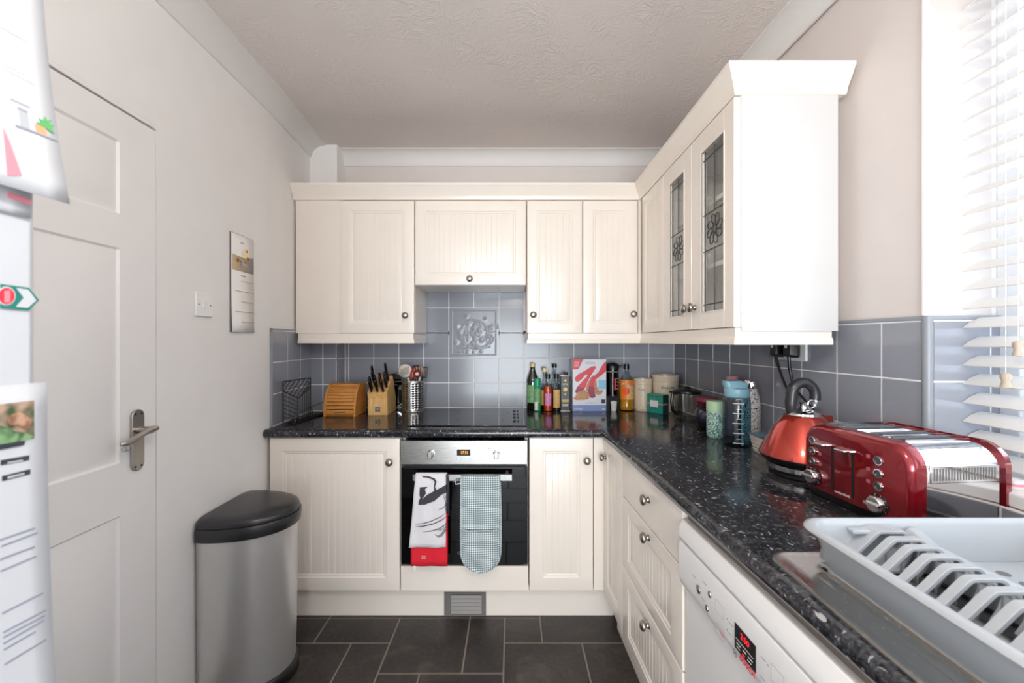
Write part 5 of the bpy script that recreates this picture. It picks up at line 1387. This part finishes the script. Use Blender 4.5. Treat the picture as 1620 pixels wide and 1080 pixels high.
# ------------------------------------------------------------------ calendar, switch
def lw(y, z): return (WL(y)+.0005, y, z)
angW = PI/2+.022
t = thing('wall_calendar', 'narrow wall calendar with a tan picture of a dog hanging on the left wall', 'calendar', lw(1.674, 1.359), angW)
cw, ch = .150, .407
rows = [[(x, -.003-.012*max(0, .5-z/ch)**1.5*(1-x/cw*.6)-.004, z) for x in (0, cw*.5, cw)] for z in [ch*k/10 for k in range(11)]]
o = ob('pages', B().grid(rows), 'calpaper', t, smooth=60); m = o.modifiers.new('s', 'SOLIDIFY'); m.thickness = .002
ob('backing_card', B().box(-.001, cw, -.0028, -.0002, .0, ch+.004), 'grey', t, smooth=0)
ob('picture', B().box(.001, cw-.001, -.0066, -.0060, .255, .395), 'cal2', t, smooth=0)
ob('picture_ground', B().prism([(.001, .256), (cw-.001, .256), (cw-.001, .330), (.06, .318), (.001, .322)], -.0070, -.0064), 'cal', t, smooth=0)
ob('dog_print', B().prism([(.06, .322), (.075, .350), (.098, .362), (.112, .356), (.118, .330), (.105, .310), (.085, .318)], -.0074, -.0068), 'cal2', t, smooth=0)
ob('toy_print', B().lathe([(.010, -.0074), (0, -.0076)], (.040, 0, .300), 9, 'y').lathe([(.005, -.0074), (0, -.0076)], (.058, 0, .296), 7, 'y').lathe([(.009, -.0078), (0, -.008)], (.105, 0, .318), 9, 'y').lathe([(.005, -.0074), (0, -.0076)], (.088, 0, .298), 7, 'y').lathe([(.006, -.0076), (0, -.0078)], (.10, 0, .348), 7, 'y'), 'calr', t, smooth=0)
ob('toy_print', B().lathe([(.008, -.0074), (0, -.0076)], (.108, 0, .278), 6, 'y').box(.056, .064, -.0074, -.0068, .270, .292), 'calb', t, smooth=0)
b = B()
for k in range(5): z = .215-.043*k; b.box(.02 if k % 2 else .06, .145, -.0094-(.012*max(0, .5-z/ch)**1.5), -.0078, z, z+.0012)
ob('month_lines', b, 'lab_tan', t, smooth=0)
ob('month_print', B().box(.06, .088, -.0079, -.0068, .236, .241).box(.055, .08, -.0079, -.0060, .376, .379), 'line', t, smooth=0)
ob('hanger', B().tube([(.06, -.002, ch+.0), (.07, -.002, ch+.010), (.075, -.002, ch+.011), (.08, -.002, ch+.010), (.09, -.002, ch)], .001, 5).tube([(.0, -.0035, ch+.001), (cw, -.0035, ch+.001)], .0016, 6), 'white', t)
t = thing('light_switch', 'white double light switch on the left wall beside the door', 'switch', lw(1.478, 1.412), angW)
ob('plate', B().box(0, .086, -.009, 0, 0, .086), 'white', t, bevel=.003)
ob('rocker', B().box(.032, .0415, -.013, -.008, .030, .056), 'white', t, bevel=.001); ob('rocker', B().box(.0445, .054, -.012, -.008, .030, .056), 'white', t, bevel=.001)
for x in (.013, .073): ob('screw', B().lathe([(.003, -.009), (.0028, -.0098), (0, -.0098)], (x, 0, .043), 8, 'y'), 'grey', t)

# ------------------------------------------------------------------ fridge and what hangs on it
FX = -.52
t = thing('fridge_freezer', 'tall white fridge freezer at the left edge of the view', 'fridge', (-1.10, -.155, 0))
ob('cabinet_body', B().box(0, .545, 0, .606, .03, 1.84), 'fridge', t, bevel=.006)
ob('freezer_door', B().box(.548, FX+1.10, .001, .605, .04, .735), 'fridge', t, bevel=.008)
ob('fridge_door', B().box(.548, FX+1.10, .001, .605, .745, 1.84), 'fridge', t, bevel=.008)
# sheets: local x toward +y (away), facing +x
def sheetfn(y, z, z0, z1, curl, base):
    f = max(0, (z1-z)/(z1-z0)); return FX+base+curl*f*f*(.4+.6*max(0, (y-.30)/.16))
def sheet(name, label, y0, y1, z0, z1, curl, base, dy=0, cat='paper'):
    t = thing(name, label, cat, (FX, (y0+y1)/2, z0)); rows = []
    for j in range(17):
        z = z0+(z1-z0)*j/16; rows.append([(sheetfn(y0+(y1-y0)*i/8, z, z0, z1, curl, base)-FX, y0+(y1-y0)*i/8+dy*((z1-z)/(z1-z0))**2-(y0+y1)/2, z-z0) for i in range(9)])
    o = ob('paper', B().grid(rows), 'sheet', t, smooth=80); m = o.modifiers.new('s', 'SOLIDIFY'); m.thickness = .0006
    return t, (lambda y, z, off=.0008: (sheetfn(y, z, z0, z1, curl, base)-FX+off, y+dy*((z1-z)/(z1-z0))**2-(y0+y1)/2, z-z0))
def pr(name, fn, pts, mat, parent, off=.0008):
    vs = [fn(y, z, off) for y, z in pts]+[fn(y, z, off-.0006) for y, z in pts]; n = len(pts)
    return ob(name, B().add(vs, [tuple(range(n)), tuple(range(2*n-1, n-1, -1))]+[(i, (i+1) % n, (i+1) % n+n, i+n) for i in range(n)]), mat, parent, smooth=0)
def fy(px, py, X=FX+.004): y = 650*(-X)/(810-px); return y, 1.32-(py-540)*y/650
t2, f2 = sheet('lower_leaflet', 'long white printed leaflet with a photo and text lines on the fridge, below the magnet', .30, .4585, .80, 1.275, .006, .0012, .012)
q = lambda pts: [fy(*p) for p in pts]
pr('photo', f2, q([(0, 640), (57, 633), (57, 692), (0, 707)]), 'mush', t2)
pr('photo_green', f2, q([(0, 672), (14, 676), (26, 682), (40, 684), (55, 690), (57, 693), (0, 706)]), 'mushgreen', t2, .001)
pr('photo_cap', f2, q([(14, 662), (22, 655), (34, 652), (45, 657), (52, 666), (50, 676), (42, 680), (30, 674), (18, 672)]), 'mushcap', t2, .0012)
pr('heading_bar', f2, q([(0, 703), (42, 697), (40, 704), (0, 712)]), 'ink', t2, .0014)
pr('text_bar', f2, q([(4, 728), (49, 720), (48, 728), (4, 736)]), 'ink', t2); pr('text_bar', f2, q([(6, 753), (50, 742), (50, 750), (6, 761)]), 'ink', t2)
pr('text_bar_inner', f2, q([(14, 731), (38, 727), (38, 729), (14, 733)]), 'sheet', t2, .0012); pr('text_bar_inner', f2, q([(14, 754), (40, 748), (40, 750), (14, 757)]), 'sheet', t2, .0012)
for (x0, ya, x1, yb_) in ((0, 855, 55, 836), (2, 865, 60, 843), (0, 886, 54, 866), (0, 905, 56, 881), (0, 973, 65, 940), (0, 1004, 68, 968), (0, 1012, 66, 977), (0, 1022, 65, 984), (0, 1032, 50, 1003), (0, 1056, 66, 1016)):
    pr('text_line', f2, q([(x0, ya-1.2), (x1, yb_-1.2), (x1, yb_+1.2), (x0, ya+1.2)]), 'line', t2)
t1, f1 = sheet('upper_leaflet', 'white leaflet with plant pot and can pictures curling off the top of the fridge', .30, .452, 1.4745, 1.80, .022, .0012, .0105)
q1 = lambda pts: [fy(px, py, FX+.010) for px, py in pts]
def f1b(y, z, off=.0008):
    return f1(y-.0105*((1.80-z)/(1.80-1.4745))**2, z, off)
pr('green_blob', f1b, q1([(0, 0), (32, 0), (40, 25), (48, 66), (20, 50), (0, 38)]), 'paleg', t1)
pr('small_print', f1b, q1([(5, 98), (40, 116), (40, 118), (5, 100)]), 'paleg', t1); pr('small_print', f1b, q1([(10, 108), (55, 132), (55, 134), (10, 110)]), 'paleg', t1)
pr('can_picture', f1b, q1([(26, 172), (40, 178), (42, 208), (28, 202)]), 'lgrey', t1); pr('can_lid', f1b, q1([(25, 169), (40, 176), (40, 179), (25, 172)]), 'line', t1, .001)
pr('shelf_line', f1b, q1([(20, 197), (50, 208), (84, 222), (84, 224), (50, 211), (20, 200)]), 'line', t1, .001)
pr('pot_picture', f1b, q1([(50, 196), (66, 200), (68, 217), (54, 212)]), 'potink', t1)
pr('plant_picture', f1b, q1([(56, 198), (52, 193), (60, 194), (57, 187), (64, 191), (67, 184), (70, 191), (77, 189), (73, 196), (81, 199), (76, 203), (80, 212), (72, 207), (67, 202)]), 'greenink', t1, .0012)
pr('text_marks', f1b, q1([(15, 154), (45, 168), (45, 171), (15, 157)]), 'lgrey', t1)
pr('red_striped_shape', f1b, q1([(0, 203), (8, 225), (22, 278), (0, 278)]), 'pinkink', t1)
t3, f3 = sheet('tucked_card', 'card with a faint red print tucked under the upper leaflet', .30, .441, 1.452, 1.60, .004, .0, 0)
q3 = lambda pts: [fy(px, py, FX+.002) for px, py in pts]
pr('red_print', f3, q3([(10, 303), (46, 316), (46, 325), (10, 312)]), 'cer_dark', t3)
bpy.data.objects[t3.children[-1].name].data.materials[0] = M['pinkink']
def f0(y, z, off=.001): return (off, y-.42, z-1.35)
t4 = thing('fridge_magnet', 'green and red arrow-shaped magnet on the fridge', 'magnet', (FX+.0004, .42, 1.35))
q4 = lambda pts: [fy(px, py, FX+.001) for px, py in pts]
pr('arrow_outline', f0, q4([(0, 449), (45, 455), (61, 475), (44, 491), (0, 487)]), 'tealink', t4, .0014)
pr('white_inset', f0, q4([(24, 455), (43, 458), (56, 475), (42, 487), (24, 485), (36, 471)]), 'sheet', t4, .0019)
circ = [(8+15*math.cos(2*PI*k/20), 468+15*math.sin(2*PI*k/20)) for k in range(20)]; pr('white_ring', f0, q4(circ), 'sheet', t4, .0019)
circ = [(8+12.5*math.cos(2*PI*k/20), 468+13*math.sin(2*PI*k/20)) for k in range(20)]; pr('red_disc', f0, q4(circ), 'redink', t4, .0024)
pr('white_numeral', f0, q4([(4, 460), (13, 459), (13, 478), (4, 478)]), 'pinkink', t4, .0029)
